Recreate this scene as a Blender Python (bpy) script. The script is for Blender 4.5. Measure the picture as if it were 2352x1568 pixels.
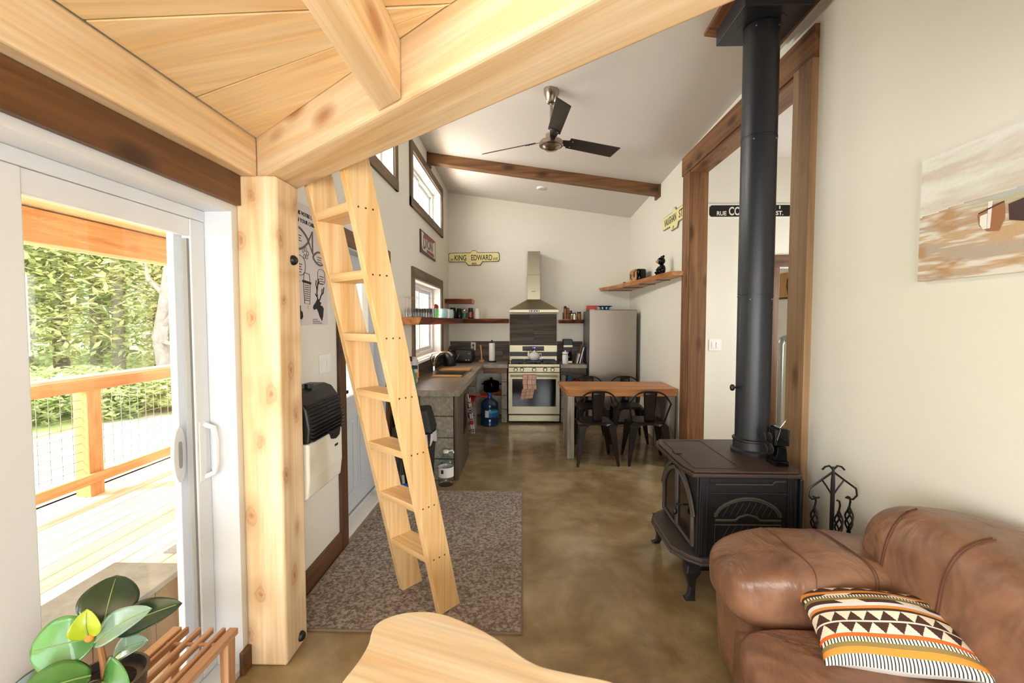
import bpy, math, random
from mathutils import Vector, Matrix
random.seed(7)
sc = bpy.context.scene
for o in list(bpy.data.objects):
    bpy.data.objects.remove(o)
COL = sc.collection

# ---------------------------------------------------------------- camera
FPX = 1045.0
cam_d = bpy.data.cameras.new('camera')
cam_d.sensor_width = 36.0
cam_d.lens = 36.0 * FPX / 2352.0
cam_d.clip_start = 0.05
cam = bpy.data.objects.new('camera', cam_d)
COL.objects.link(cam)
cam.location = (0, 0, 1.526)
cam.rotation_euler = (math.pi / 2 - math.atan(47 / FPX), 0, math.atan(27 / FPX))
sc.camera = cam

# ---------------------------------------------------------------- sky, sun, daylight, exposure
sc.view_settings.view_transform = 'Standard'
sc.view_settings.look = 'None'
sc.view_settings.gamma = 1.0
sc.view_settings.use_curve_mapping = False
sc.view_settings.exposure = 0.85

world = bpy.data.worlds.new('sky')
sc.world = world
world.use_nodes = True
wn, wl = world.node_tree.nodes, world.node_tree.links
wn.clear()
w_out = wn.new('ShaderNodeOutputWorld')
w_bg = wn.new('ShaderNodeBackground')
w_sky = wn.new('ShaderNodeTexSky')
w_sky.sky_type = 'NISHITA'
w_sky.sun_disc = False
w_sky.sun_elevation = math.radians(50)
w_sky.air_density = 1.0
w_mix = wn.new('ShaderNodeMix')
w_mix.data_type = 'RGBA'
w_mix.inputs[0].default_value = 0.75
w_mix.inputs[7].default_value = (5.2, 5.2, 5.0, 1)
wl.new(w_sky.outputs[0], w_mix.inputs[6])
wl.new(w_mix.outputs[2], w_bg.inputs[0])
w_bg.inputs[1].default_value = 0.58
wl.new(w_bg.outputs[0], w_out.inputs[0])

def lamp(name, kind, loc, direction, power, color=(1, 1, 1), size=(1, 1), angle=0.05):
    d = bpy.data.lights.new(name, kind)
    d.energy = power
    d.color = color
    if kind == 'AREA':
        d.shape = 'RECTANGLE'
        d.size, d.size_y = size
    if kind == 'SUN':
        d.angle = angle
    o = bpy.data.objects.new(name, d)
    COL.objects.link(o)
    o.location = loc
    o.rotation_euler = Vector(direction).to_track_quat('-Z', 'Y').to_euler()
    return o

lamp('sun', 'SUN', (-10, 5, 12), (0.62, 0.35, -0.62), 5.2, (1.0, 0.96, 0.88), angle=0.16)
# added fill lamps outside unseen back, side, hall and far room windows
lamp('fill_back_left', 'AREA', (-0.45, -2.62, 1.35), (0, 1, 0.22), 43, (0.93, 0.965, 1.0), (1.25, 1.3))
lamp('fill_back_right', 'AREA', (1.0, -2.62, 1.35), (0, 1, 0.22), 43, (0.93, 0.965, 1.0), (1.1, 1.3))
lamp('fill_side', 'AREA', (-1.66, -1.15, 1.35), (1, 0.25, 0.1), 62, (0.93, 0.965, 1.0), (1.4, 1.25))
lamp('fill_room', 'AREA', (4.05, 5.65, 1.6), (-1, 0, 0), 25, (1.0, 0.98, 0.95), (0.8, 1.1))
lamp('fill_hall', 'AREA', (4.05, 3.9, 1.6), (-1, 0, 0), 40, (1.0, 0.98, 0.95), (1.1, 1.2))
# added area lamps outside the visible high and kitchen windows, boosting their daylight
lamp('daylight_high_far', 'AREA', (-1.62, 5.85, 3.05), (1, 0, -0.06), 37, (1.0, 0.96, 0.89), (1.7, 0.55))
lamp('daylight_high_near', 'AREA', (-1.62, 3.43, 3.05), (1, 0, -0.06), 37, (1.0, 0.96, 0.89), (1.7, 0.55))
lamp('daylight_kitchen', 'AREA', (-1.66, 5.85, 1.55), (1, 0, 0.05), 14, (1.0, 0.98, 0.95), (1.55, 0.9))

# ---------------------------------------------------------------- helpers
def srgb(h):
    h = h.lstrip('#')
    c = [int(h[i:i + 2], 16) / 255 for i in (0, 2, 4)]
    return tuple(x / 12.92 if x <= 0.04045 else ((x + 0.055) / 1.055) ** 2.4 for x in c)

def sphere_pt(c, r, t, p):
    return (c[0] + r * math.cos(t) * math.cos(p), c[1] + r * math.sin(t) * math.cos(p), c[2] + r * math.sin(p))

def spow(x, e):
    return math.copysign(abs(x) ** e, x)

class MB:
    """collects shapes; build() links them as ONE mesh object"""
    def __init__(self):
        self.v, self.f = [], []
    def add(self, vs, fs):
        n = len(self.v)
        self.v += [tuple(p) for p in vs]
        self.f += [tuple(i + n for i in f) for f in fs]
        return self
    def box(self, x0, x1, y0, y1, z0, z1):
        return self.hexa([(x0, y0, z0), (x1, y0, z0), (x1, y1, z0), (x0, y1, z0), (x0, y0, z1), (x1, y0, z1), (x1, y1, z1), (x0, y1, z1)])
    def hexa(self, p):
        return self.add(p, [(0, 3, 2, 1), (4, 5, 6, 7), (0, 1, 5, 4), (1, 2, 6, 5), (2, 3, 7, 6), (3, 0, 4, 7)])
    def prism(self, poly, axis, a, b):
        def mk(p, h):
            if axis == 'z': return (p[0], p[1], h)
            if axis == 'y': return (p[0], h, p[1])
            return (h, p[0], p[1])
        n = len(poly)
        vs = [mk(p, a) for p in poly] + [mk(p, b) for p in poly]
        fs = [tuple(range(n))[::-1], tuple(range(n, 2 * n))]
        fs += [(i, (i + 1) % n, n + (i + 1) % n, n + i) for i in range(n)]
        return self.add(vs, fs)
    def cyl(self, p0, p1, r0, r1=None, n=16):
        if r1 is None: r1 = r0
        p0, p1 = Vector(p0), Vector(p1)
        d = (p1 - p0).normalized()
        a = d.orthogonal().normalized()
        b = d.cross(a)
        vs = []
        for p, r in ((p0, r0), (p1, r1)):
            vs += [tuple(p + (a * math.cos(2 * math.pi * i / n) + b * math.sin(2 * math.pi * i / n)) * r) for i in range(n)]
        fs = [tuple(range(n))[::-1], tuple(range(n, 2 * n))] + [(i, (i + 1) % n, n + (i + 1) % n, n + i) for i in range(n)]
        return self.add(vs, fs)
    def tube(self, pts, r, n=8, closed=False, flat=1.0):
        pts = [Vector(p) for p in pts]
        m = len(pts)
        rs = r if isinstance(r, (list, tuple)) else [r] * m
        vs, prev = [], None
        for i, p in enumerate(pts):
            if closed: d = pts[(i + 1) % m] - pts[i - 1]
            else: d = pts[min(i + 1, m - 1)] - pts[max(i - 1, 0)]
            d.normalize()
            if prev is None: a = d.orthogonal().normalized()
            else:
                a = prev - d * prev.dot(d)
                a = a.normalized() if a.length > 1e-6 else d.orthogonal().normalized()
            prev = a
            b = d.cross(a)
            vs += [tuple(p + (a * math.cos(2 * math.pi * k / n) + b * math.sin(2 * math.pi * k / n) * flat) * rs[i]) for k in range(n)]
        fs = []
        for i in range(m if closed else m - 1):
            j = (i + 1) % m
            fs += [(i * n + k, i * n + (k + 1) % n, j * n + (k + 1) % n, j * n + k) for k in range(n)]
        if not closed:
            fs += [tuple(range(n))[::-1], tuple(range((m - 1) * n, m * n))]
        return self.add(vs, fs)
    def lathe(self, prof, c=(0, 0, 0), n=24, cap=True):
        vs = []
        for r, z in prof:
            vs += [(c[0] + r * math.cos(2 * math.pi * k / n), c[1] + r * math.sin(2 * math.pi * k / n), c[2] + z) for k in range(n)]
        fs = []
        for i in range(len(prof) - 1):
            fs += [(i * n + k, i * n + (k + 1) % n, (i + 1) * n + (k + 1) % n, (i + 1) * n + k) for k in range(n)]
        if cap:
            fs += [tuple(range(n))[::-1], tuple(range((len(prof) - 1) * n, len(prof) * n))]
        return self.add(vs, fs)
    def surf(self, fn, nu, nv, wrap=False):
        vs = [fn(i / nu, j / nv) for j in range(nv + 1) for i in range(nu + (0 if wrap else 1))]
        w = nu if wrap else nu + 1
        fs = []
        for j in range(nv):
            for i in range(nu):
                k = (i + 1) % w if wrap else i + 1
                fs.append((j * w + i, j * w + k, (j + 1) * w + k, (j + 1) * w + i))
        return self.add(vs, fs)
    def sell(self, c, r, e1=1.0, e2=1.0, nu=24, nv=14, fn=None):
        """superellipsoid"""
        def f(u, v):
            t, p = 2 * math.pi * u, math.pi * (v - 0.5)
            q = (c[0] + r[0] * spow(math.cos(p), e1) * spow(math.cos(t), e2), c[1] + r[1] * spow(math.cos(p), e1) * spow(math.sin(t), e2), c[2] + r[2] * spow(math.sin(p), e1))
            return fn(q) if fn else q
        return self.surf(f, nu, nv, wrap=True)
    def build(self, name, m, parent=None, bevel=0.0, smooth=False, rz=0.0, at=None, seg=2, local=False):
        o3 = Vector((0, 0, 0))
        p = parent
        while p is not None:
            o3 += p.location
            p = p.parent
        if local: o3 = Vector((0, 0, 0))
        base = Vector(at) if at is not None else o3
        R = Matrix.Rotation(-rz, 3, 'Z')
        me = bpy.data.meshes.new(name)
        me.from_pydata([tuple(R @ (Vector(v) - base)) for v in self.v], [], self.f)
        me.materials.append(M(m) if isinstance(m, str) else m)
        if smooth:
            me.polygons.foreach_set('use_smooth', [True] * len(me.polygons))
            if smooth != 'all':
                try: me.set_sharp_from_angle(angle=math.radians(40))
                except Exception: pass
        me.update()
        o = bpy.data.objects.new(name, me)
        COL.objects.link(o)
        if parent is not None: o.parent = parent
        o.location = base - o3
        if local: o.location = Vector(at) if at is not None else (0, 0, 0)
        o.rotation_euler = (0, 0, rz)
        if bevel:
            b = o.modifiers.new('bevel', 'BEVEL')
            b.width = bevel
            b.segments = seg
            b.limit_method = 'ANGLE'
            b.angle_limit = math.radians(35)
        return o

def bx(name, m, parent, x0, x1, y0, y1, z0, z1, bevel=0.0, **k):
    return MB().box(x0, x1, y0, y1, z0, z1).build(name, m, parent, bevel, **k)

def frame_rect(mb, axis, a0, a1, u0, u1, z0, z1, wu, wt, wb=None):
    """rectangular frame: stiles full height, rails fitted between them"""
    wb = wt if wb is None else wb
    for (p, q, r, t) in ((u0, u0 + wu, z0, z1), (u1 - wu, u1, z0, z1), (u0 + wu, u1 - wu, z1 - wt, z1), (u0 + wu, u1 - wu, z0, z0 + wb)):
        if axis == 'x': mb.box(a0, a1, p, q, r, t)
        else: mb.box(p, q, a0, a1, r, t)
    return mb

def tag(o, label=None, cat=None, group=None, kind=None):
    if label: o['label'] = label
    if cat: o['category'] = cat
    if group: o['group'] = group
    if kind: o['kind'] = kind
    return o

def thing(name, label, cat, loc=(0, 0, 0), rz=0.0, group=None, kind=None):
    o = bpy.data.objects.new(name, None)
    o.empty_display_size = 0.05
    COL.objects.link(o)
    o.location = loc
    o.rotation_euler = (0, 0, rz)
    return tag(o, label, cat, group, kind)

def copy_tree(o, parent=None):
    c = o.copy()
    COL.objects.link(c)
    c.parent = parent
    for ch in list(o.children):
        copy_tree(ch, c)
    return c

def text(name, s, m, parent, pos, right, up, height, width=None, bold=0.0, thick=0.0012):
    """flat lettering: mesh of the word, centred at pos in the plane (right, up); cap height and total width in metres"""
    cu = bpy.data.curves.new(name, 'FONT')
    cu.body = s
    cu.align_x = 'CENTER'
    cu.resolution_u = 3
    cu.offset = bold
    cu.extrude = 0.02
    t = bpy.data.objects.new(name, cu)
    COL.objects.link(t)
    bpy.context.view_layer.update()
    me = bpy.data.meshes.new_from_object(t)
    bpy.data.objects.remove(t)
    xs = [v.co.x for v in me.vertices]
    ys = [v.co.y for v in me.vertices]
    x0, x1, y0, y1 = min(xs), max(xs), min(ys), max(ys)
    sy = height / (y1 - y0)
    sx = (width / (x1 - x0)) if width else sy
    right, up = Vector(right).normalized(), Vector(up).normalized()
    nrm = right.cross(up)
    o3 = Vector((0, 0, 0))
    p = parent
    while p is not None:
        o3 += p.location
        p = p.parent
    for v in me.vertices:
        a, b, c = (v.co.x - (x0 + x1) / 2) * sx, (v.co.y - (y0 + y1) / 2) * sy, v.co.z / 0.02 * thick
        v.co = Vector(pos) + right * a + up * b + nrm * c - o3
    me.name = name
    me.materials.clear()
    me.materials.append(M(m))
    o = bpy.data.objects.new(name, me)
    COL.objects.link(o)
    o.parent = parent
    return o

def colorgrid(name, fn, nu, nv, colfn, parent, rough=0.8, thickness=0.0, smooth=True):
    """surface whose flat print is one colour for each small face"""
    mb = MB().surf(fn, nu, nv)
    o = mb.build(name, print_mat(rough), parent, smooth='all' if smooth else False)
    at = o.data.color_attributes.new('print', 'FLOAT_COLOR', 'CORNER')
    buf = []
    for j in range(nv):
        for i in range(nu):
            c = colfn((i + 0.5) / nu, (j + 0.5) / nv)
            buf += [c[0], c[1], c[2], 1.0] * 4
    at.data.foreach_set('color', buf)
    if thickness:
        s = o.modifiers.new('thickness', 'SOLIDIFY')
        s.thickness = thickness
        s.offset = -1
    return o

# ---------------------------------------------------------------- materials
MATS = {}
def new_mat(name):
    m = bpy.data.materials.new(name)
    m.use_nodes = True
    nt = m.node_tree
    b = nt.nodes['Principled BSDF']
    return m, nt.nodes, nt.links, b

def plain(name, col, rough=0.5, metal=0.0, bump=0.0, bscale=60, var=0.0, vscale=4.0, spec=0.5, aniso=None, coat=0.0, stretch=(1, 1, 1)):
    """one colour with faint mottling and fine relief"""
    m, n, l, b = new_mat(name)
    c = srgb(col) if isinstance(col, str) else col
    b.inputs['Base Color'].default_value = (*c, 1)
    b.inputs['Roughness'].default_value = rough
    b.inputs['Metallic'].default_value = metal
    b.inputs['Specular IOR Level'].default_value = spec
    b.inputs['Coat Weight'].default_value = coat
    tc = n.new('ShaderNodeTexCoord')
    mp = n.new('ShaderNodeMapping')
    mp.inputs['Scale'].default_value = stretch
    l.new(tc.outputs['Object'], mp.inputs[0])
    if var:
        nz = n.new('ShaderNodeTexNoise')
        nz.inputs['Scale'].default_value = vscale
        nz.inputs['Detail'].default_value = 5
        l.new(mp.outputs[0], nz.inputs['Vector'])
        r = n.new('ShaderNodeValToRGB')
        r.color_ramp.elements[0].position, r.color_ramp.elements[1].position = 0.3, 0.7
        r.color_ramp.elements[0].color = (*[x * (1 - var) for x in c], 1)
        r.color_ramp.elements[1].color = (*[min(1, x * (1 + var)) for x in c], 1)
        l.new(nz.outputs['Fac'], r.inputs[0])
        l.new(r.outputs[0], b.inputs['Base Color'])
    if bump:
        nb = n.new('ShaderNodeTexNoise')
        nb.inputs['Scale'].default_value = bscale
        nb.inputs['Detail'].default_value = 4
        l.new(mp.outputs[0], nb.inputs['Vector'])
        bp = n.new('ShaderNodeBump')
        bp.inputs['Strength'].default_value = bump
        bp.inputs['Distance'].default_value = 0.01
        l.new(nb.outputs['Fac'], bp.inputs['Height'])
        l.new(bp.outputs[0], b.inputs['Normal'])
    return m

def wood(name, base, dark, light, axis='x', rough=0.5, knots=0.0, fine=9.0, var=0.12, knotcol=None, coat=0.0, contrast=1.0):
    m, n, l, b = new_mat(name)
    tc = n.new('ShaderNodeTexCoord')
    oi = n.new('ShaderNodeObjectInfo')
    ad = n.new('ShaderNodeVectorMath')
    ad.operation = 'ADD'
    sc3 = n.new('ShaderNodeVectorMath')
    sc3.operation = 'SCALE'
    sc3.inputs[0].default_value = (7.3, 5.1, 9.7)
    l.new(oi.outputs['Random'], sc3.inputs['Scale'])
    l.new(tc.outputs['Object'], ad.inputs[0])
    l.new(sc3.outputs[0], ad.inputs[1])
    mp = n.new('ShaderNodeMapping')
    s = [fine, fine, fine]
    s['xyz'.index(axis)] = 0.55
    mp.inputs['Scale'].default_value = s
    l.new(ad.outputs[0], mp.inputs[0])
    nz = n.new('ShaderNodeTexNoise')
    nz.inputs['Scale'].default_value = 1.6
    nz.inputs['Detail'].default_value = 8
    nz.inputs['Distortion'].default_value = 0.9
    l.new(mp.outputs[0], nz.inputs['Vector'])
    rp = n.new('ShaderNodeValToRGB')
    e = rp.color_ramp.elements
    e[0].position, e[1].position = 0.5 - 0.22 / contrast, 0.5 + 0.22 / contrast
    e[0].color, e[1].color = (*srgb(dark), 1), (*srgb(light), 1)
    mid = e.new(0.5)
    mid.color = (*srgb(base), 1)
    l.new(nz.outputs['Fac'], rp.inputs[0])
    col = rp.outputs[0]
    if knots:
        mk = n.new('ShaderNodeMapping')
        s = [5.5, 5.5, 5.5]
        s['xyz'.index(axis)] = 2.2
        mk.inputs['Scale'].default_value = s
        l.new(ad.outputs[0], mk.inputs[0])
        vo = n.new('ShaderNodeTexVoronoi')
        vo.inputs['Scale'].default_value = 1.0
        l.new(mk.outputs[0], vo.inputs['Vector'])
        kr = n.new('ShaderNodeValToRGB')
        kr.color_ramp.elements[0].position, kr.color_ramp.elements[1].position = 0.09, 0.25
        kr.color_ramp.elements[0].color = (knots, knots, knots, 1)
        kr.color_ramp.elements[1].color = (0, 0, 0, 1)
        l.new(vo.outputs['Distance'], kr.inputs[0])
        mx = n.new('ShaderNodeMix')
        mx.data_type = 'RGBA'
        mx.inputs[7].default_value = (*srgb(knotcol or dark), 1)
        l.new(kr.outputs[0], mx.inputs[0])
        l.new(col, mx.inputs[6])
        col = mx.outputs[2]
    m9 = n.new('ShaderNodeMapping')
    s9 = [70.0, 70.0, 70.0]
    s9['xyz'.index(axis)] = 1.6
    m9.inputs['Scale'].default_value = s9
    l.new(ad.outputs[0], m9.inputs[0])
    n9 = n.new('ShaderNodeTexNoise')
    n9.inputs['Scale'].default_value = 1.0
    n9.inputs['Detail'].default_value = 3
    l.new(m9.outputs[0], n9.inputs['Vector'])
    r9 = n.new('ShaderNodeMapRange')
    r9.inputs[1].default_value, r9.inputs[2].default_value = 0.3, 0.7
    r9.inputs[3].default_value, r9.inputs[4].default_value = 0.88, 1.06
    l.new(n9.outputs['Fac'], r9.inputs[0])
    v9 = n.new('ShaderNodeVectorMath')
    v9.operation = 'SCALE'
    l.new(col, v9.inputs[0])
    l.new(r9.outputs[0], v9.inputs['Scale'])
    col = v9.outputs[0]
    hs = n.new('ShaderNodeHueSaturation')
    mr = n.new('ShaderNodeMapRange')
    mr.inputs[3].default_value, mr.inputs[4].default_value = 1 - var, 1 + var
    l.new(oi.outputs['Random'], mr.inputs[0])
    l.new(mr.outputs[0], hs.inputs['Value'])
    l.new(col, hs.inputs['Color'])
    l.new(hs.outputs[0], b.inputs['Base Color'])
    b.inputs['Roughness'].default_value = rough
    b.inputs['Coat Weight'].default_value = coat
    bp = n.new('ShaderNodeBump')
    bp.inputs['Strength'].default_value = 0.12
    bp.inputs['Distance'].default_value = 0.01
    l.new(nz.outputs['Fac'], bp.inputs['Height'])
    l.new(bp.outputs[0], b.inputs['Normal'])
    return m

def add_knots(m, pts, axis='z', size=0.022):
    """round knots at given places: dark eye, ring and a warm halo drawn out along the grain"""
    n, l = m.node_tree.nodes, m.node_tree.links
    b = n['Principled BSDF']
    src = b.inputs['Base Color'].links[0].from_socket
    tc = n.new('ShaderNodeTexCoord')
    nz = n.new('ShaderNodeTexNoise')
    nz.inputs['Scale'].default_value = 22
    l.new(tc.outputs['Object'], nz.inputs['Vector'])
    sb = n.new('ShaderNodeVectorMath')
    sb.operation = 'MULTIPLY_ADD'
    sb.inputs[1].default_value = (0.035, 0.035, 0.035)
    l.new(nz.outputs['Color'], sb.inputs[0])
    l.new(tc.outputs['Object'], sb.inputs[2])
    sq = [1.0, 1.0, 1.0]
    sq['xyz'.index(axis)] = 0.55
    for i, p in enumerate(pts):
        d1 = n.new('ShaderNodeVectorMath')
        d1.operation = 'SUBTRACT'
        d1.inputs[1].default_value = tuple(c + 0.0175 for c in p)
        l.new(sb.outputs[0], d1.inputs[0])
        d2 = n.new('ShaderNodeVectorMath')
        d2.operation = 'MULTIPLY'
        d2.inputs[1].default_value = sq
        l.new(d1.outputs[0], d2.inputs[0])
        d3 = n.new('ShaderNodeVectorMath')
        d3.operation = 'LENGTH'
        l.new(d2.outputs[0], d3.inputs[0])
        k = size * (0.7 + 0.6 * ((i * 37) % 10) / 10)
        rp = n.new('ShaderNodeValToRGB')
        mr = n.new('ShaderNodeMapRange')
        mr.inputs[2].default_value = k * 2.6
        l.new(d3.outputs['Value'], mr.inputs[0])
        e = rp.color_ramp.elements
        e[0].position, e[0].color = 0.05, (0.8, 0.8, 0.8, 1)
        e[1].position, e[1].color = 1.0, (0, 0, 0, 1)
        for q, v in ((0.2, 0.4), (0.33, 0.5), (0.42, 0.24)):
            x = e.new(q)
            x.color = (v, v, v, 1)
        l.new(mr.outputs[0], rp.inputs[0])
        mx = n.new('ShaderNodeMix')
        mx.data_type = 'RGBA'
        mx.inputs[7].default_value = (*srgb('#a2602c'), 1)
        l.new(rp.outputs[0], mx.inputs[0])
        l.new(src, mx.inputs[6])
        src = mx.outputs[2]
    l.new(src, b.inputs['Base Color'])
    return m

def glass(name, tint=(1, 1, 1), gloss=0.5, rough=0.0):
    """thin clear pane: passes light, reflects by Fresnel"""
    m = bpy.data.materials.new(name)
    m.use_nodes = True
    n, l = m.node_tree.nodes, m.node_tree.links
    n.clear()
    o = n.new('ShaderNodeOutputMaterial')
    t = n.new('ShaderNodeBsdfTransparent')
    t.inputs[0].default_value = (*tint, 1)
    g = n.new('ShaderNodeBsdfGlossy')
    g.inputs['Roughness'].default_value = rough
    f = n.new('ShaderNodeLayerWeight')
    f.inputs[0].default_value = 0.5
    pw = n.new('ShaderNodeMath')
    pw.operation = 'POWER'
    pw.inputs[1].default_value = 4.0
    l.new(f.outputs['Facing'], pw.inputs[0])
    mr = n.new('ShaderNodeMapRange')
    mr.inputs[3].default_value, mr.inputs[4].default_value = 0.08 * gloss, 0.75
    l.new(pw.outputs[0], mr.inputs[0])
    mx = n.new('ShaderNodeMixShader')
    l.new(mr.outputs[0], mx.inputs[0])
    l.new(t.outputs[0], mx.inputs[1])
    l.new(g.outputs[0], mx.inputs[2])
    l.new(mx.outputs[0], o.inputs[0])
    return m

_print = {}
def print_mat(rough):
    if rough not in _print:
        m, n, l, b = new_mat('printed_surface')
        a = n.new('ShaderNodeAttribute')
        a.attribute_name = 'print'
        l.new(a.outputs['Color'], b.inputs['Base Color'])
        b.inputs['Roughness'].default_value = rough
        tc = n.new('ShaderNodeTexCoord')
        nz = n.new('ShaderNodeTexNoise')
        nz.inputs['Scale'].default_value = 350
        l.new(tc.outputs['Object'], nz.inputs['Vector'])
        bp = n.new('ShaderNodeBump')
        bp.inputs['Strength'].default_value = 0.25
        bp.inputs['Distance'].default_value = 0.003
        l.new(nz.outputs['Fac'], bp.inputs['Height'])
        l.new(bp.outputs[0], b.inputs['Normal'])
        _print[rough] = m
    return _print[rough]

def mottled(name, cols, scale, rough=0.5, detail=8, bump=0.0, bscale=80, rough2=None, distortion=0.6, second=None):
    m, n, l, b = new_mat(name)
    tc = n.new('ShaderNodeTexCoord')
    nz = n.new('ShaderNodeTexNoise')
    nz.inputs['Scale'].default_value = scale
    nz.inputs['Detail'].default_value = detail
    nz.inputs['Roughness'].default_value = 0.62
    nz.inputs['Distortion'].default_value = distortion
    l.new(tc.outputs['Object'], nz.inputs['Vector'])
    r = n.new('ShaderNodeValToRGB')
    e = r.color_ramp.elements
    e[0].position, e[0].color = cols[0][0], (*srgb(cols[0][1]), 1)
    e[1].position, e[1].color = cols[-1][0], (*srgb(cols[-1][1]), 1)
    for p, c in cols[1:-1]:
        x = e.new(p)
        x.color = (*srgb(c), 1)
    l.new(nz.outputs['Fac'], r.inputs[0])
    col = r.outputs[0]
    if second:
        s2, lo, hi, c2, amt = second
        n2 = n.new('ShaderNodeTexNoise')
        n2.inputs['Scale'].default_value = s2
        n2.inputs['Detail'].default_value = 6
        l.new(tc.outputs['Object'], n2.inputs['Vector'])
        m2 = n.new('ShaderNodeMapRange')
        m2.inputs[1].default_value, m2.inputs[2].default_value, m2.inputs[4].default_value = lo, hi, amt
        l.new(n2.outputs['Fac'], m2.inputs[0])
        mx = n.new('ShaderNodeMix')
        mx.data_type = 'RGBA'
        mx.inputs[7].default_value = (*srgb(c2), 1)
        l.new(m2.outputs[0], mx.inputs[0])
        l.new(col, mx.inputs[6])
        col = mx.outputs[2]
    l.new(col, b.inputs['Base Color'])
    b.inputs['Roughness'].default_value = rough
    if rough2 is not None:
        m3 = n.new('ShaderNodeMapRange')
        m3.inputs[1].default_value, m3.inputs[2].default_value = 0.3, 0.7
        m3.inputs[3].default_value, m3.inputs[4].default_value = rough, rough2
        l.new(nz.outputs['Fac'], m3.inputs[0])
        l.new(m3.outputs[0], b.inputs['Roughness'])
    if bump:
        nb = n.new('ShaderNodeTexNoise')
        nb.inputs['Scale'].default_value = bscale
        nb.inputs['Detail'].default_value = 5
        l.new(tc.outputs['Object'], nb.inputs['Vector'])
        bp = n.new('ShaderNodeBump')
        bp.inputs['Strength'].default_value = bump
        bp.inputs['Distance'].default_value = 0.01
        l.new(nb.outputs['Fac'], bp.inputs['Height'])
        l.new(bp.outputs[0], b.inputs['Normal'])
    return m

def leather():
    m, n, l, b = new_mat('leather')
    tc = n.new('ShaderNodeTexCoord')
    nz = n.new('ShaderNodeTexNoise')
    nz.inputs['Scale'].default_value = 5
    nz.inputs['Detail'].default_value = 8
    nz.inputs['Distortion'].default_value = 0.8
    l.new(tc.outputs['Object'], nz.inputs['Vector'])
    r = n.new('ShaderNodeValToRGB')
    e = r.color_ramp.elements
    e[0].position, e[0].color = 0.3, (*srgb('#6d4c38'), 1)
    e[1].position, e[1].color = 0.72, (*srgb('#946c52'), 1)
    l.new(nz.outputs['Fac'], r.inputs[0])
    l.new(r.outputs[0], b.inputs['Base Color'])
    b.inputs['Roughness'].default_value = 0.33
    mp = n.new('ShaderNodeMapping')
    mp.inputs['Scale'].default_value = (2.0, 1.4, 1.0)
    l.new(tc.outputs['Object'], mp.inputs[0])
    w = n.new('ShaderNodeTexNoise')
    w.inputs['Scale'].default_value = 3.2
    w.inputs['Detail'].default_value = 3
    w.inputs['Distortion'].default_value = 0.8
    l.new(mp.outputs[0], w.inputs['Vector'])
    f = n.new('ShaderNodeTexVoronoi')
    f.inputs['Scale'].default_value = 260
    l.new(tc.outputs['Object'], f.inputs['Vector'])
    b1 = n.new('ShaderNodeBump')
    b1.inputs['Strength'].default_value = 0.8
    b1.inputs['Distance'].default_value = 0.035
    l.new(w.outputs['Fac'], b1.inputs['Height'])
    b2 = n.new('ShaderNodeBump')
    b2.inputs['Strength'].default_value = 0.12
    b2.inputs['Distance'].default_value = 0.002
    l.new(f.outputs['Distance'], b2.inputs['Height'])
    l.new(b1.outputs[0], b2.inputs['Normal'])
    l.new(b2.outputs[0], b.inputs['Normal'])
    return m

def foliage_mat(name, col):
    m = plain(name, col, 0.7, var=0.3, vscale=1.2)
    n, l = m.node_tree.nodes, m.node_tree.links
    b = n['Principled BSDF']
    tr = n.new('ShaderNodeBsdfTranslucent')
    src = b.inputs['Base Color'].links[0].from_socket
    l.new(src, tr.inputs[0])
    mx = n.new('ShaderNodeMixShader')
    mx.inputs[0].default_value = 0.55
    l.new(b.outputs[0], mx.inputs[1])
    l.new(tr.outputs[0], mx.inputs[2])
    l.new(mx.outputs[0], n['Material Output'].inputs[0])
    return m

def emissive(name, col, strength):
    m, n, l, b = new_mat(name)
    b.inputs['Base Color'].default_value = (0.01, 0.01, 0.02, 1)
    b.inputs['Emission Color'].default_value = (*srgb(col), 1)
    b.inputs['Emission Strength'].default_value = strength
    return m

PINE = dict(base='#eacfa6', dark='#dcb885', light='#f2dfc0', rough=0.55, knots=0.75, knotcol='#a4632f', var=0.04)
PLANK = dict(base='#f3d8a8', dark='#eac68e', light='#f7e3bf', rough=0.5, knots=0.0, var=0.04)
LADR = dict(base='#ebc48c', dark='#e0b172', light='#f2d2a3', rough=0.45, knots=0.0, var=0.04, fine=14)
DARK = dict(base='#5f3d20', dark='#3c2411', light='#79522e', rough=0.45, knots=0.8, knotcol='#2a1609', var=0.08)
GREY = dict(base='#4c4034', dark='#33291f', light='#66584a', rough=0.6, knots=0.0, var=0.14, fine=14, contrast=1.4)
TRIM = dict(base='#7c5330', dark='#553519', light='#9a6f45', rough=0.5, knots=0.85, knotcol='#3a1d0c', var=0.08)
SLAB = dict(base='#c27a35', dark='#9a5720', light='#dc9a52', rough=0.35, knots=0.5, knotcol='#5a2a0c', var=0.1)
BARK = dict(base='#6b3217', dark='#3a180a', light='#a04f22', rough=0.6, knots=0.0, var=0.1, contrast=1.5)
CEDAR = dict(base='#d89a60', dark='#c38148', light='#e6b27c', rough=0.6, knots=0.4, knotcol='#8a4a20', var=0.06)
DECK = dict(base='#e3cfb8', dark='#d4b998', light='#ecdfcf', rough=0.7, knots=0.0, var=0.08)
WALN = dict(base='#b88a64', dark='#9c6c47', light='#caa27e', rough=0.45, knots=0.0, var=0.07, fine=16)
MAPLE = dict(base='#f2dbb6', dark='#e3bd8a', light='#f7e8cd', rough=0.38, knots=0.0, var=0.02, fine=5, contrast=0.9)
BOARD = dict(base='#c08a52', dark='#a26d38', light='#d4a46c', rough=0.5, knots=0.0, var=0.06, fine=16)
TABLE = dict(base='#c3854e', dark='#a0673a', light='#d69f6a', rough=0.4, knots=0.4, knotcol='#6a3312', var=0.03)
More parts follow.
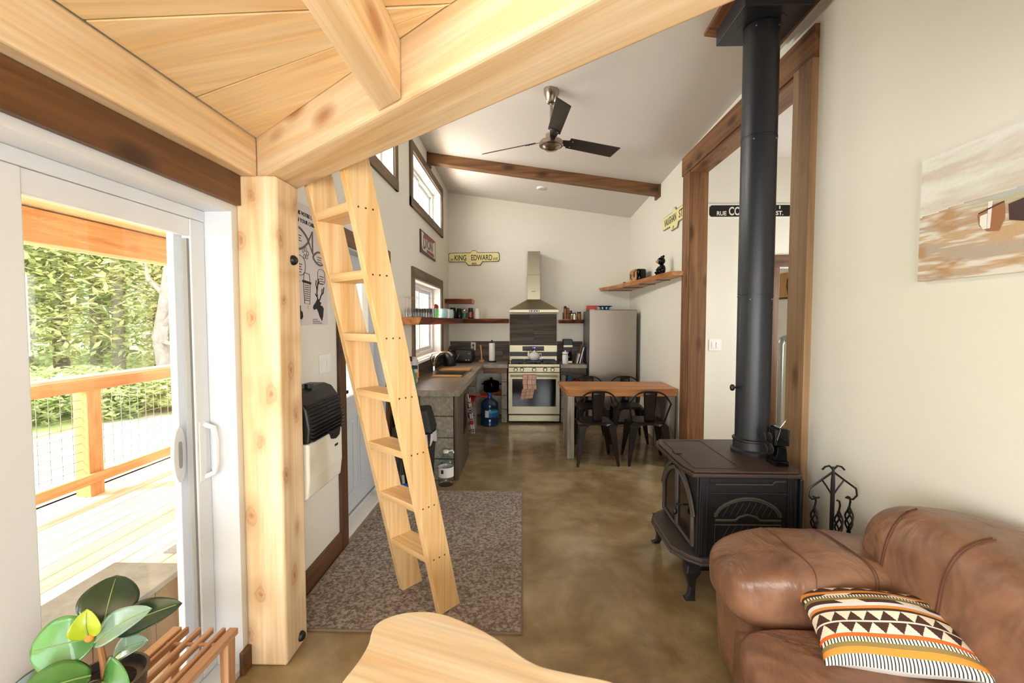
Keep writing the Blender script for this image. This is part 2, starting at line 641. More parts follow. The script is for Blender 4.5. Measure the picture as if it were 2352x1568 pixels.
WEATH = dict(base='#8c8578', dark='#635a4e', light='#aba597', rough=0.7, knots=0.0, var=0.06, contrast=1.3)
CASE = dict(base='#6a563f', dark='#4c3c2a', light='#857052', rough=0.6, knots=0.5, knotcol='#33251a', var=0.06, fine=12)
LTRIM = dict(base='#9c7954', dark='#795836', light='#b3926c', rough=0.55, knots=0.8, knotcol='#5a3820', var=0.04)
WOODS = dict(trimlight=LTRIM, casing=CASE, pine=PINE, plank=PLANK, ladder=LADR, dark=DARK, grey=GREY, trim=TRIM, slab=SLAB, bark=BARK, cedar=CEDAR, deck=DECK, walnut=WALN, maple=MAPLE, board=BOARD, table=TABLE, weathered=WEATH)

SPEC = {
    'wall': lambda: plain('wall_paint', '#e1ddd0', 0.75, bump=0.05, bscale=180, spec=0.3),
    'ceiling': lambda: plain('ceiling_paint', '#d9d3cd', 0.8, bump=0.05, bscale=180, spec=0.2),
    'white': lambda: plain('white_paint', '#eceae4', 0.5),
    'vinyl': lambda: plain('white_vinyl', '#dde1e6', 0.35),
    'doorpaint': lambda: plain('door_paint', '#cfd2d6', 0.45),
    'concrete': lambda: mottled('polished_concrete', [(0.25, '#75613f'), (0.45, '#917c58'), (0.56, '#a4906d'), (0.76, '#b8a687')], 1.9, 0.17, detail=12, bump=0.012, bscale=20, second=(6, 0.35, 0.75, '#6f5c3f', 0.55), distortion=0.5),
    'counter': lambda: mottled('concrete_worktop', [(0.3, '#6d6558'), (0.5, '#8a8172'), (0.72, '#a39a8a')], 9, 0.3, rough2=0.45, bump=0.04),
    'block': lambda: mottled('concrete_block', [(0.3, '#7d7768'), (0.5, '#9a9484'), (0.7, '#b2ac9c')], 30, 0.9, bump=0.5, bscale=140),
    'mortar': lambda: plain('mortar', '#57524a', 0.95, bump=0.4, bscale=120),
    'rug': lambda: mottled('rug_pile', [(0.36, '#76645a'), (0.47, '#918177'), (0.53, '#b2a498'), (0.64, '#c8beb4')], 55, 0.95, detail=12, bump=0.8, bscale=420, second=(3.0, 0.5, 0.75, '#7d6154', 0.45), distortion=0.35),
    'rug_edge': lambda: plain('rug_binding', '#8a7868', 0.95, bump=0.6, bscale=300),
    'iron': lambda: plain('cast_iron', '#1b1a1a', 0.42, bump=0.1, bscale=300, spec=0.5),
    'irontop': lambda: plain('cast_iron_top', '#3d2d25', 0.48, bump=0.12, bscale=260, var=0.25, vscale=7),
    'ironedge': lambda: plain('worn_iron', '#4a433e', 0.45, bump=0.1, bscale=200),
    'pipe': lambda: plain('black_pipe', '#22242a', 0.38, bump=0.06, bscale=400, spec=0.5),
    'blackmetal': lambda: plain('black_metal', '#121212', 0.4),
    'black': lambda: plain('black_plastic', '#121314', 0.45),
    'blackgloss': lambda: plain('black_gloss', '#060607', 0.10, spec=0.3),
    'soot': lambda: plain('stove_glass', '#0a0807', 0.12),
    'bronze': lambda: plain('bronze_sheet', '#2c2521', 0.36, metal=0.7, var=0.25, vscale=6),
    'steel': lambda: plain('stainless', '#948b74', 0.34, metal=1.0, bump=0.02, bscale=300, stretch=(0.03, 1, 1)),
    'fridge_steel': lambda: plain('fridge_stainless', '#968d82', 0.38, metal=1.0, bump=0.03, bscale=300, stretch=(1, 1, 0.03)),
    'fridgeside': lambda: plain('fridge_side', '#5d5e60', 0.5),
    'chrome': lambda: plain('chrome', '#d0d0d0', 0.12, metal=1.0),
    'nickel': lambda: plain('brushed_nickel', '#a89a8b', 0.25, metal=1.0),
    'galv': lambda: plain('galvanised', '#9a9b98', 0.4, metal=0.8, var=0.1),
    'blade': lambda: plain('fan_blade', '#2a2320', 0.4, var=0.2, vscale=8),
    'leather': leather,
    'stitch': lambda: plain('leather_seam', '#5a3824', 0.5),
    'heatercream': lambda: plain('heater_enamel', '#ebe8dc', 0.3),
    'gasket': lambda: plain('grey_gasket', '#8b8c8c', 0.6),
    'porcelain': lambda: plain('porcelain', '#e8e6e2', 0.15),
    'paper': lambda: plain('paper', '#e9e6df', 0.9),
    'cream_sign': lambda: plain('sign_cream', '#eadf9a', 0.3),
    'sign_ink': lambda: plain('sign_black', '#15130f', 0.35),
    'sign_white': lambda: plain('sign_white', '#e8e6de', 0.35),
    'signgrey': lambda: plain('sign_grey_edge', '#7c7a70', 0.4),
    'poster': lambda: plain('poster_paper', '#d3c9c6', 0.8),
    'posterpink': lambda: plain('poster_ink_plum', '#75605f', 0.8),
    'posterink': lambda: plain('poster_ink', '#1c1b1b', 0.8),
    'posteryellow': lambda: plain('poster_ink_yellow', '#d6bd5c', 0.8),
    'olive': lambda: plain('sign_olive', '#4c4a22', 0.5),
    'signred': lambda: plain('sign_red', '#8a1f14', 0.5),
    'signbrown': lambda: plain('sign_brown', '#3a1512', 0.45),
    'red': lambda: plain('red_paint', '#b3151b', 0.35),
    'blue': lambda: plain('blue_plastic', '#1b4fb0', 0.35),
    'bluecup': lambda: plain('blue_glaze', '#9ecbd4', 0.25),
    'navy': lambda: plain('navy_glaze', '#2a3358', 0.25),
    'green': lambda: plain('green_label', '#1d7a52', 0.4),
    'soil': lambda: plain('soil', '#2a1e17', 0.95, bump=0.9, bscale=90),
    'pot': lambda: plain('pot_glaze', '#3a3532', 0.4),
    'leaf': lambda: plain('rubber_leaf', '#47803a', 0.25, var=0.35, vscale=6, coat=0.4),
    'leaf_dark': lambda: plain('rubber_leaf_dark', '#27402a', 0.25, var=0.4, vscale=6, coat=0.4),
    'leaf_new': lambda: plain('rubber_leaf_new', '#a9bd2c', 0.3, var=0.25, vscale=10, coat=0.3),
    'leaf_pale': lambda: plain('rubber_leaf_pale', '#7f9c8a', 0.2, var=0.2, vscale=9, coat=0.6),
    'midrib': lambda: plain('leaf_midrib', '#7f9a58', 0.4),
    'stem': lambda: plain('plant_stem', '#9a6a3a', 0.6),
    'gravel': lambda: mottled('gravel', [(0.3, '#b9b2a6'), (0.5, '#d3cdc1'), (0.7, '#e6e1d7')], 6, 0.95, bump=0.6, bscale=60),
    'grass': lambda: mottled('lawn', [(0.3, '#8c9a5a'), (0.5, '#a8b374'), (0.7, '#c3c892')], 3, 0.95, bump=0.6, bscale=40),
    'barktree': lambda: mottled('tree_bark', [(0.3, '#6d5b4c'), (0.7, '#a8988a')], 6, 0.95, bump=0.6, bscale=20),
    'barkpale': lambda: mottled('pale_bark', [(0.3, '#8d8480'), (0.7, '#b5ada8')], 5, 0.9, bump=0.5, bscale=16),
    'leaf_a': lambda: foliage_mat('foliage_mid', '#d6e0ac'),
    'leaf_b': lambda: foliage_mat('foliage_yellow', '#ecebb8'),
    'leaf_c': lambda: foliage_mat('foliage_deep', '#c6d8b0'),
    'doormat': lambda: plain('doormat', '#8d8f90', 0.95, bump=0.8, bscale=120),
    'bench_grey': lambda: mottled('grey_board', [(0.3, '#8d9093'), (0.7, '#a9acae')], 8, 0.6),
    'pane': lambda: glass('window_glass', (1, 1, 1), 0.45),
    'clearglass': lambda: glass('drinking_glass', (0.985, 0.99, 0.985), 0.35, 0.02),
    'bottle': lambda: glass('bottle_plastic', (0.86, 0.9, 0.92), 0.45, 0.08),
    'greenglass': lambda: glass('green_glass', (0.45, 0.75, 0.3), 0.5, 0.03),
    'bluejug': lambda: plain('water_jug', '#16324c', 0.15, spec=0.6),
    'jar': lambda: plain('jar_dark', '#2b201c', 0.2),
    'jarred': lambda: plain('jar_red', '#8c2b1c', 0.25),
    'spice': lambda: plain('spice_brown', '#9a6232', 0.4),
    'bag': lambda: plain('bin_bag', '#cfc6c4', 0.35, var=0.1),
    'bear_tan': lambda: plain('bear_muzzle', '#b98d4c', 0.4),
    'handle_clear': lambda: plain('clear_handle', '#e6e8e8', 0.3),
    'display': lambda: emissive('display_digits', '#5a62ff', 3.0),
    'orange': lambda: plain('orange_stain', '#e08a3a', 0.6),
    'shade_side': lambda: plain('bench_side', '#9a8a78', 0.8),  # brown boards of the bench sides
    'outlet': lambda: plain('outlet_plate', '#d8d0bc', 0.4),
}
def M(key):
    if key not in MATS:
        if key in SPEC:
            MATS[key] = SPEC[key]()
        else:
            k, ax = key.rsplit('_', 1)
            MATS[key] = wood('wood_' + key, axis=ax, **WOODS[k])
    return MATS[key]
# ================================================================ the room
LW, RW, FW, BW = -1.22, 1.70, 7.40, -2.45
def ceil_z(x, y):
    return 3.17 + (7.4 - y) * 0.035 + (1.7 - x) * 0.145

def wall_mesh(name, axis, a0, a1, u0, u1, z0, z1, holes, m='wall'):
    us = sorted({u0, u1} | {h[0] for h in holes} | {h[1] for h in holes})
    zs = sorted({z0, z1} | {h[2] for h in holes} | {h[3] for h in holes})
    mb = MB()
    for i in range(len(us) - 1):
        for j in range(len(zs) - 1):
            uc, zc = (us[i] + us[i + 1]) / 2, (zs[j] + zs[j + 1]) / 2
            if any(h[0] < uc < h[1] and h[2] < zc < h[3] for h in holes): continue
            if axis == 'x': mb.box(a0, a1, us[i], us[i + 1], zs[j], zs[j + 1])
            else: mb.box(us[i], us[i + 1], a0, a1, zs[j], zs[j + 1])
    return tag(mb.build(name, m), kind='structure')

tag(bx('floor', 'concrete', None, -1.42, 4.2, BW - 0.15, 8.8, -0.12, 0), 'polished brown concrete floor', kind='structure')
CY0, CY1 = BW - 0.2, FW + 0.2
cq = [(x, y, ceil_z(x, y)) for x, y in ((-2.25, CY0), (1.84, CY0), (1.84, CY1), (-2.25, CY1))]  # left overhang is an added unseen eave keeping sun off the high windows
tag(MB().hexa(cq + [(x, y, z + 0.15) for x, y, z in cq]).build('ceiling', 'ceiling'), 'white sloped ceiling', kind='structure')
tag(bx('ceiling', 'ceiling', None, 1.84, 4.2, 1.9, 8.8, 3.25, 3.4), 'flat white ceiling of the hall', kind='structure')

SLD = (0.28, 1.90, 0.0, 2.012)
EDR = (3.03, 3.97, 0.0, 2.04)
KWN = (5.02, 6.65, 1.07, 2.00)
CW1 = (4.98, 6.71, 2.86, 3.37)
CW2 = (2.56, 4.29, 2.86, 3.37)
SDW = (-1.9, -0.4, 0.7, 2.0)
wall_mesh('wall_left', 'x', -1.42, LW, BW, FW, 0, 4.0, [SLD, EDR, KWN, CW1, CW2, SDW])
OPN = (2.92, 4.72, 0.0, 3.045)
wall_mesh('wall_right', 'x', RW, 1.84, BW, FW, 0, 3.7, [OPN])
wall_mesh('wall_far', 'y', FW, FW + 0.15, -1.42, 1.84, 0, 3.9, [])
BWL, BWR = (-1.05, 0.15, 0.7, 2.05), (0.45, 1.55, 0.7, 2.05)
wall_mesh('wall_back', 'y', BW - 0.15, BW, -1.42, 1.84, 0, 4.0, [BWL, BWR])
HDR_D = (2.70, 3.46, 0.0, 2.10)
wall_mesh('wall_hall', 'y', 4.95, 5.08, 1.84, 3.8, 0, 3.25, [HDR_D])
HWN = (3.3, 4.5, 1.0, 2.2)
HW2 = (5.2, 6.1, 1.0, 2.2)
wall_mesh('wall_hall_right', 'x', 3.8, 3.95, 1.9, 8.8, 0, 3.25, [HWN, HW2])
wall_mesh('wall_hall_near', 'y', 1.9, 2.05, 1.84, 3.8, 0, 3.25, [])
wall_mesh('wall_room_far', 'y', 8.5, 8.65, 1.84, 3.8, 0, 3.25, [])
wall_mesh('wall_room_left', 'x', 1.84, 1.96, 5.08, 8.5, 0, 3.25, [])

def window_left(name, y0, y1, z0, z1, label, bottom=True, tw=0.10, mull=None):
    """white vinyl slider set in the left wall with dark wood casing"""
    w = thing(name, label, None, ((LW - 0.1), (y0 + y1) / 2, z0), kind='structure')
    # liner of the reveal
    for a in ((y0, y0 + 0.012, z0, z1), (y1 - 0.012, y1, z0, z1), (y0 + 0.012, y1 - 0.012, z1 - 0.012, z1), (y0 + 0.012, y1 - 0.012, z0, z0 + 0.012)):
        bx('jamb', 'white', w, -1.40, LW + 0.001, *a)
    x0, x1 = -1.405, -1.33
    frame_rect(MB(), 'x', x0, x1, y0 + 0.012, y1 - 0.012, z0 + 0.012, z1 - 0.012, 0.045, 0.045).build('frame', 'vinyl', w, 0.004)
    m = mull if mull else (y0 + y1) / 2
    for k, (a, b) in enumerate(((y0 + 0.057, m + 0.03), (m - 0.03, y1 - 0.057))):
        xs = (-1.375, -1.345) if k == 0 else (-1.40, -1.372)
        sh = frame_rect(MB(), 'x', *xs, a, b, z0 + 0.057, z1 - 0.057, 0.045, 0.043)
        s = sh.build('sash', 'vinyl', w, 0.003)
        bx('pane', 'pane', s, xs[0] + 0.012, xs[0] + 0.016, a + 0.045, b - 0.045, z0 + 0.1, z1 - 0.1)
    zb = z0 - tw if bottom else z0 - 0.02
    bx('casing', 'casing_z', w, LW, LW + 0.022, y0 - tw, y0, zb, z1, 0.002)
    bx('casing', 'casing_z', w, LW, LW + 0.022, y1, y1 + tw, zb, z1, 0.002)
    bx('casing', 'casing_y', w, LW, LW + 0.024, y0 - tw, y1 + tw, z1, z1 + tw + (0.02 if not bottom else 0), 0.002)
    if bottom: bx('casing', 'casing_y', w, LW, LW + 0.024, y0 - tw, y1 + tw, zb, z0, 0.002)
    return w
window_left('window_1', *KWN, 'kitchen window with dark wood casing above the sink', bottom=False)
bx('window_sill', 'white', bpy.data.objects['window_1'], -1.40, LW + 0.05, KWN[0] - 0.02, KWN[1] + 0.02, KWN[2] - 0.025, KWN[2] + 0.004, 0.004)
window_left('added_window_8', *SDW, 'added unseen side window behind the camera with dark casing')  # unseen window added so a lamp can brighten the right wall
window_left('window_2', *CW1, 'high window with dark casing near the kitchen corner')
window_left('window_3', *CW2, 'high window with dark casing half hidden by the timber beam')
# unseen windows added behind the camera, in hall and far room, for fill lamps
def window_plain(name, axis, a, u0, u1, z0, z1, label):
    w = thing(name, label, None, (0, 0, 0), kind='structure')
    f = MB()
    def bb(mb, u0, u1, z0, z1, t0, t1):
        if axis == 'y': mb.box(u0, u1, a + t0, a + t1, z0, z1)
        else: mb.box(a + t0, a + t1, u0, u1, z0, z1)
        return mb
    frame_rect(f, axis, a, a + .06, u0, u1, z0, z1, .05, .05)
    bb(f, (u0 + u1) / 2 - .025, (u0 + u1) / 2 + .025, z0 + .05, z1 - .05, .005, .055)
    f.build('frame', 'vinyl', w)
    bb(MB(), u0 + .05, u1 - .05, z0 + .05, z1 - .05, .03, .034).build('pane', 'pane', w)
window_plain('added_window_4', 'y', BW - 0.12, *BWL, 'added unseen back window behind the camera, left')
window_plain('added_window_5', 'y', BW - 0.12, *BWR, 'added unseen back window behind the camera, right')
window_plain('added_window_6', 'x', 3.84, *HWN, 'added unseen side window of the hall')
window_plain('added_window_7', 'x', 3.84, *HW2, 'added unseen side window of the far room')

# sliding glass door --------------------------------------------------
d = thing('door_1', 'white sliding glass door to the deck', None, (-1.33, 1.1, 0), kind='structure')
y0, y1, zt = SLD[0], SLD[1], SLD[3]
bx('jamb', 'vinyl', d, -1.42, LW, y1 - 0.012, y1, 0, zt)
bx('jamb', 'vinyl', d, -1.42, LW, y0, y0 + 0.012, 0, zt)
bx('jamb', 'vinyl', d, -1.42, LW, y0 + 0.012, y1 - 0.012, zt - 0.03, zt)
bx('sill', 'vinyl', d, -1.42, LW, y0 + 0.012, y1 - 0.012, 0.0, 0.03, 0.004)
fr = MB().box(-1.412, -1.337, y1 - 0.05, y1 - 0.012, 0.03, zt - 0.075).box(-1.412, -1.337, y0 + 0.012, y0 + 0.05, 0.03, zt - 0.075).box(-1.412, -1.333, y0 + 0.012, y1 - 0.012, zt - 0.075, zt - 0.03)
fr.build('frame', 'vinyl', d, 0.004)
# inner panel, closed at the post side
zp0, zp1 = 0.032, zt - 0.076
mid = 1.118
pan = MB().box(-1.372, -1.335, y1 - 0.095, y1 - 0.014, zp0, zp1).box(-1.372, -1.335, mid - 0.05, mid + 0.075, zp0, zp1)
pan.box(-1.370, -1.338, mid + 0.075, y1 - 0.095, zp1 - 0.07, zp1).box(-1.370, -1.338, mid + 0.075, y1 - 0.095, zp0, zp0 + 0.1)
inner = pan.build('panel', 'vinyl', d, 0.004)
bx('pane', 'pane', inner, -1.357, -1.352, mid + 0.07, y1 - 0.09, zp0 + 0.09, zp1 - 0.08)
bx('gasket', 'gasket', inner, -1.366, -1.342, y1 - 0.108, y1 - 0.094, zp0 + 0.09, zp1 - 0.08)
# outer panel
pan = MB().box(-1.41, -1.378, mid - 0.07, mid + 0.05, zp0, zp1 - .003).box(-1.41, -1.378, y0 + 0.051, y0 + 0.15, zp0, zp1 - .003)
pan.box(-1.408, -1.38, y0 + 0.15, mid - 0.07, zp1 - 0.085, zp1 - .003).box(-1.408, -1.38, y0 + 0.15, mid - 0.07, zp0, zp0 + 0.1)
outer = pan.build('panel', 'vinyl', d, 0.004)
bx('pane', 'pane', outer, -1.397, -1.392, y0 + 0.1, mid - 0.06, zp0 + 0.09, zp1 - 0.08)
# second stile with a pull plate, set behind the glass
st = bx('second_stile', 'vinyl', d, -1.428, -1.40, y1 - 0.105, y1 - 0.03, 0.03, zt - 0.05, 0.004)
yc, zc = y1 - 0.105, 0.985
MB().prism([(yc - 0.012 + 0.036 * math.cos(t), zc + 0.115 * math.sin(t)) for t in [k * math.pi / 12 for k in range(24)]], 'x', -1.402, -1.388).build('pull_plate', 'handle_clear', st, 0.003)
MB().prism([(yc - 0.012 + 0.010 * spow(math.cos(t), .6), zc + 0.055 * spow(math.sin(t), .5)) for t in [k * math.pi / 12 for k in range(24)]], 'x', -1.389, -1.386).build('pull_slot', 'gasket', st)
# inside pull handle
yh = y1 - 0.062
bx('handle_plate', 'handle_clear', inner, -1.339, -1.332, yh - 0.02, yh + 0.02, 0.86, 1.11, 0.004)
MB().tube([(-1.335, yh + 0.012, 0.875), (-1.30, yh + 0.02, 0.89), (-1.285, yh + 0.012, 0.94), (-1.283, yh + 0.006, 0.985), (-1.285, yh + 0.012, 1.03), (-1.30, yh + 0.02, 1.08), (-1.335, yh + 0.012, 1.095)], 0.011, 8).build('pull_handle', 'handle_clear', inner, smooth=True)

# entry door ----------------------------------------------------------
d = thing('door_2', 'pale grey panelled entry door with a glass light and black lever', None, (-1.32, 3.5, 0), kind='structure')
y0, y1 = EDR[0] + 0.012, EDR[1] - 0.012
slab = wall_mesh('slab', 'x', -1.36, -1.318, y0, y1, 0.03, 2.03, [(y0 + 0.16, y1 - 0.16, 0.95, 1.88)], 'doorpaint')
slab.parent = d
slab.location = -d.location
del slab['kind']
for nm, a in (('light_frame', (y0 + 0.12, y1 - 0.12, 0.91, 1.92)),):
    u0, u1, a0, a1 = a
    fm = frame_rect(MB(), 'x', -1.318, -1.302, u0, u1, a0, a1, .05, .05)
    fm.build(nm, 'doorpaint', d, 0.004)
bx('pane', 'pane', d, -1.342, -1.337, y0 + 0.15, y1 - 0.15, 0.94, 1.89)
for u0, u1 in ((y0 + 0.12, y0 + 0.42), (y1 - 0.42, y1 - 0.12)):
    mo = frame_rect(MB(), 'x', -1.318, -1.310, u0, u1, .2, .78, .025, .025)
    mo.build('panel_moulding', 'doorpaint', d, 0.003)
    bx('raised_panel', 'doorpaint', d, -1.318, -1.311, u0 + .05, u1 - .05, .25, .73, 0.004)
bx('weather_strip', 'gasket', d, -1.317, -1.312, y0, y1, 0.06, 0.075)
h = bx('lever_plate', 'black', d, -1.318, -1.306, y0 + 0.035, y0 + 0.085, 0.965, 1.05, 0.004)
MB().cyl((-1.31, y0 + 0.06, 1.02), (-1.262, y0 + 0.06, 1.02), 0.012).box(-1.272, -1.254, y0 + 0.05, y0 + 0.17, 1.008, 1.032).build('lever', 'black', h, 0.003)
MB().cyl((-1.318, y0 + 0.06, 0.80), (-1.300, y0 + 0.06, 0.80), 0.018).build('lock', 'black', d)
bx('threshold', 'white', d, -1.42, LW - 0.005, y0, y1, 0, 0.03)
for a in ((EDR[0], EDR[0] + 0.012, 0, 2.04), (EDR[1] - 0.012, EDR[1], 0, 2.04), (EDR[0] + 0.012, EDR[1] - 0.012, 2.028, 2.04)):
    bx('jamb', 'doorpaint', d, -1.40, LW, *a)
bx('casing', 'dark_z', d, LW, LW + 0.022, EDR[0] - 0.10, EDR[0], 0, 2.04, 0.002)
bx('casing', 'dark_z', d, LW, LW + 0.022, EDR[1], EDR[1] + 0.10, 0, 2.04, 0.002)
bx('casing', 'dark_y', d, LW, LW + 0.024, EDR[0] - 0.12, EDR[1] + 0.12, 2.04, 2.15, 0.002)

tag(bx('baseboard_left', 'dark_y', None, LW, LW + 0.018, 2.117, EDR[0] - 0.10, 0, 0.13, 0.002), 'dark stained baseboard under the wall heater', kind='structure')
tag(bx('baseboard_door', 'dark_y', None, LW, LW + 0.02, 1.86, 1.918, 0.0, 0.10, 0.002), 'short dark baseboard at the foot of the post', kind='structure')

# dark header over the sliding door
tag(bx('trim_1', 'dark_y', None, LW, LW + 0.025, BW, 1.918, 2.012, 2.138, 0.003), 'dark stained header board above the sliding door', kind='structure')

# cased opening in the right wall
t = thing('trim_2', 'dark wood casing around the opening in the right wall', None, (1.7, 3.8, 0), kind='structure')
bx('casing', 'trim_z', t, RW - 0.024, RW, 4.72, 4.91, 0, 3.045, 0.003)
bx('casing', 'trimlight_z', t, RW - 0.04, RW, 2.735, 2.92, 0, 3.045, 0.003)
bx('casing', 'trim_y', t, RW - 0.03, RW, 2.735, 4.935, 3.045, 3.235, 0.003)
bx('reveal_board', 'trim_z', t, RW - 0.012, 1.86, 4.70, 4.722, 0, 3.03, 0.002)
bx('reveal_board', 'trim_z', t, RW - 0.012, 1.86, 2.918, 2.94, 0, 3.03, 0.002)
bx('reveal_board', 'trim_y', t, RW - 0.012, 1.86, 2.918, 4.722, 3.023, 3.047, 0.002)

# hall door casing
t = thing('trim_3', 'dark wood door casing in the hall', None, (3.0, 4.95, 0), kind='structure')
bx('casing', 'dark_z', t, 2.58, 2.70, 4.925, 4.95, 0, 2.10, 0.003)
bx('casing', 'dark_z', t, 3.46, 3.58, 4.925, 4.95, 0, 2.10, 0.003)
bx('casing', 'dark_x', t, 2.58, 3.58, 4.922, 4.95, 2.10, 2.225, 0.003)
bx('reveal_board', 'dark_z', t, 2.695, 2.715, 4.93, 5.09, 0, 2.10, 0.002)
bx('reveal_board', 'dark_z', t, 3.445, 3.465, 4.93, 5.09, 0, 2.10, 0.002)
tag(bx('baseboard_room', 'dark_x', None, 1.97, 3.79, 8.48, 8.5, 0, 0.13), 'dark baseboard of the room beyond the hall', kind='structure')

# ceiling beam with plates
b = thing('ceiling_beam', 'dark stained beam across the sloped ceiling with end plates', 'beam', (0, 5.87, 3.4))
zl, zr = ceil_z(LW, 5.86), ceil_z(RW, 5.86)
MB().prism([(LW + 0.02, zl - 0.12), (RW - 0.02, zr - 0.12), (RW - 0.02, zr + 0.01), (LW + 0.02, zl + 0.01)], 'y', 5.80, 5.93).build('beam', 'trim_x', b, 0.006)
bx('end_plate', 'dark_z', b, LW, LW + 0.025, 5.77, 5.96, zl - 0.155, zl + 0.0, 0.003)
bx('end_plate', 'dark_z', b, RW - 0.025, RW, 5.77, 5.96, zr - 0.155, zr + 0.0, 0.003)

# ================================================================ loft and post
NU = Vector((0.77, -0.638, 0)).normalized()
ANG = math.atan2(NU.y, NU.x)
def near_y(x): return 1.365 + (x + 0.43) * NU.y / NU.x
WDT = 0.193
offy = WDT / NU.x
loft = thing('loft', 'pale timber loft floor with a diagonal edge beam overhead', 'loft', (-1.145, 1.9, 2.14))
xa, xb = LW, RW
eb = MB().prism([(xa, near_y(xa)), (xb, near_y(xb)), (xb, near_y(xb) + offy), (xa, near_y(xa) + offy)], 'z', 2.14, 2.325)
eb.build('edge_beam', 'pine_x', loft, 0.014, rz=ANG, at=(-0.4, 1.4, 2.14), seg=3)
XB = -1.145
MB().prism([(LW, BW), (XB, BW), (XB, near_y(XB) - 0.004), (LW, near_y(LW) - 0.004)], 'z', 2.14, 2.307).build('wall_beam', 'pine_y', loft, 0.008)
j0, j1 = -0.430, -0.343
MB().prism([(j0, BW), (j1, BW), (j1, near_y(j1) - 0.003), (j0, near_y(j0) - 0.003)], 'z', 2.142, 2.307).build('joist', 'pine_y', loft, 0.006)
# boards of the loft floor: two tapered ones that fan out from the edge beam, then straight ones
AP = (-0.18, near_y(-0.18))
g = 0.003
def board(poly, ang, at):
    MB().prism(poly, 'z', 2.307, 2.345).build('plank', 'plank_x', loft, 0.003, rz=ang, at=(*at, 2.307))
yA, yB = 1.60, 1.192
board([(XB, near_y(XB)), (XB, yA + g), (AP[0] - 0.01, AP[1] + g)], math.atan2(AP[1] - yA, AP[0] - XB), (XB, yA))
board([(XB, yA - g), (XB, yB + g), (AP[0] - 0.03, AP[1] + 0.004), (AP[0], AP[1])], math.atan2(AP[1] - 1.4, AP[0] - XB), (XB, yB))
yt = yB
k = 0
while yt > BW + 0.05:
    w = (0.42, 0.36, 0.40, 0.33)[k % 4]
    yb = max(yt - w, BW)
    xr = lambda y: min(RW, -0.43 + (y - 1.365) * NU.x / NU.y)
    if k == 0: poly = [(XB, yt - g), (XB, yb + g), (xr(yb), yb + g), (AP[0], AP[1] - 0.004)]
    else: poly = [(XB, yt - g), (XB, yb + g), (xr(yb), yb + g), (xr(yt), yt - g)]
    board(poly, 0.0, (XB, yb))
    yt = yb
    k += 1
# post
p = thing('timber_post', 'thick square pine post standing beside the sliding door', 'post', (-1.13, 2.02, 0))
PK = [(-1.152, 1.92, 2.059), (-1.205, 1.92, 1.868), (-1.166, 1.92, 1.543), (-1.14, 1.92, 1.002), (-1.189, 1.92, 0.675), (-1.157, 1.92, 0.325), (-1.205, 1.92, 0.146), (-1.089, 1.92, 1.211),
      (-1.045, 1.945, 1.878), (-1.045, 2.071, 2.055), (-1.045, 1.962, 1.615), (-1.045, 2.008, 1.305), (-1.045, 1.95, 0.85), (-1.045, 2.036, 0.575), (-1.045, 1.999, 0.369), (-1.045, 2.05, 1.094)]
post_wood = add_knots(wood('wood_post', axis='z', **PINE), [(x + 1.13, y - 2.02, z) for x, y, z in PK])
bx('shaft', post_wood, p, LW, -1.045, 1.92, 2.113, 0, 2.14, 0.012, seg=3)
for z in (1.80, 0.05):
    o = MB().lathe([(0.0, 0.022), (0.012, 0.021), (0.018, 0.016), (0.022, 0.010), (0.023, 0)][::-1], (0, 0, 0), 12).build('bolt_cap', 'black', p, smooth=True, local=True)
    o.rotation_euler = (0, math.pi / 2, 0)
    o.location = Vector((-1.046, 2.045, z)) - p.location

cx_, cy_ = .26, 6.56
cl = thing('ceiling_light', 'round white flush disc light on the sloped ceiling', 'ceiling light', (cx_, cy_, ceil_z(cx_, cy_)))
MB().lathe([(.075, -.012), (.08, -.008), (.08, .03)], (cx_, cy_, ceil_z(cx_, cy_)), 28).build('ring', 'white', cl, smooth=True)
MB().lathe([(.06, -.0135), (.06, .02)], (cx_, cy_, ceil_z(cx_, cy_)), 28).build('lens', 'ceiling', cl, smooth=True)
# ================================================================ kitchen
CT = 0.88          # worktop height
# backsplash of dark wood-look tiles
bs = thing('backsplash', 'dark wood-look tile backsplash around the kitchen counters', 'backsplash', (0, 7.39, 0.88))
for q in ((-1.2, -.234, FW - .006, FW, CT, 1.198), (-.228, .532, FW - .006, FW, .88, 1.638), (.536, .95, FW - .006, FW, CT, 1.198), (LW, LW + .006, 4.25, 7.38, CT, 1.043)):
    bx('grout', 'blackmetal', bs, *q)
def tile_rows(axis, fixed, u0, u1, z0, z1, rows, lens, seed):
    r = random.Random(seed)
    h = (z1 - z0) / rows
    for i in range(rows):
        u = u0
        first = True
        while u < u1 - 1e-4:
            L = lens * (r.uniform(0.35, 0.9) if first else 1.0)
            e = min(u + L, u1)
            if u1 - e < 0.06: e = u1
            t = r.uniform(0.010, 0.013)
            if axis == 'y': bx('tile', 'grey_x', bs, u + .0015, e - .0015, fixed - t, fixed, z0 + i * h + .0015, z0 + (i + 1) * h - .0015, 0.0015)
            else: bx('tile', 'grey_y', bs, fixed, fixed + t, u + .0015, e - .0015, z0 + i * h + .0015, z0 + (i + 1) * h - .0015, 0.0015)
            u = e
            first = False
tile_rows('y', FW, -1.200, -0.232, CT, 1.20, 2, 0.6, 1)
tile_rows('y', FW, -0.228, 0.532, 0.88, 1.64, 5, 0.55, 2)
tile_rows('y', FW, 0.536, 0.95, CT, 1.20, 2, 0.6, 3)
tile_rows('x', LW, 4.25, 7.385, CT, 1.045, 1, 0.6, 4)

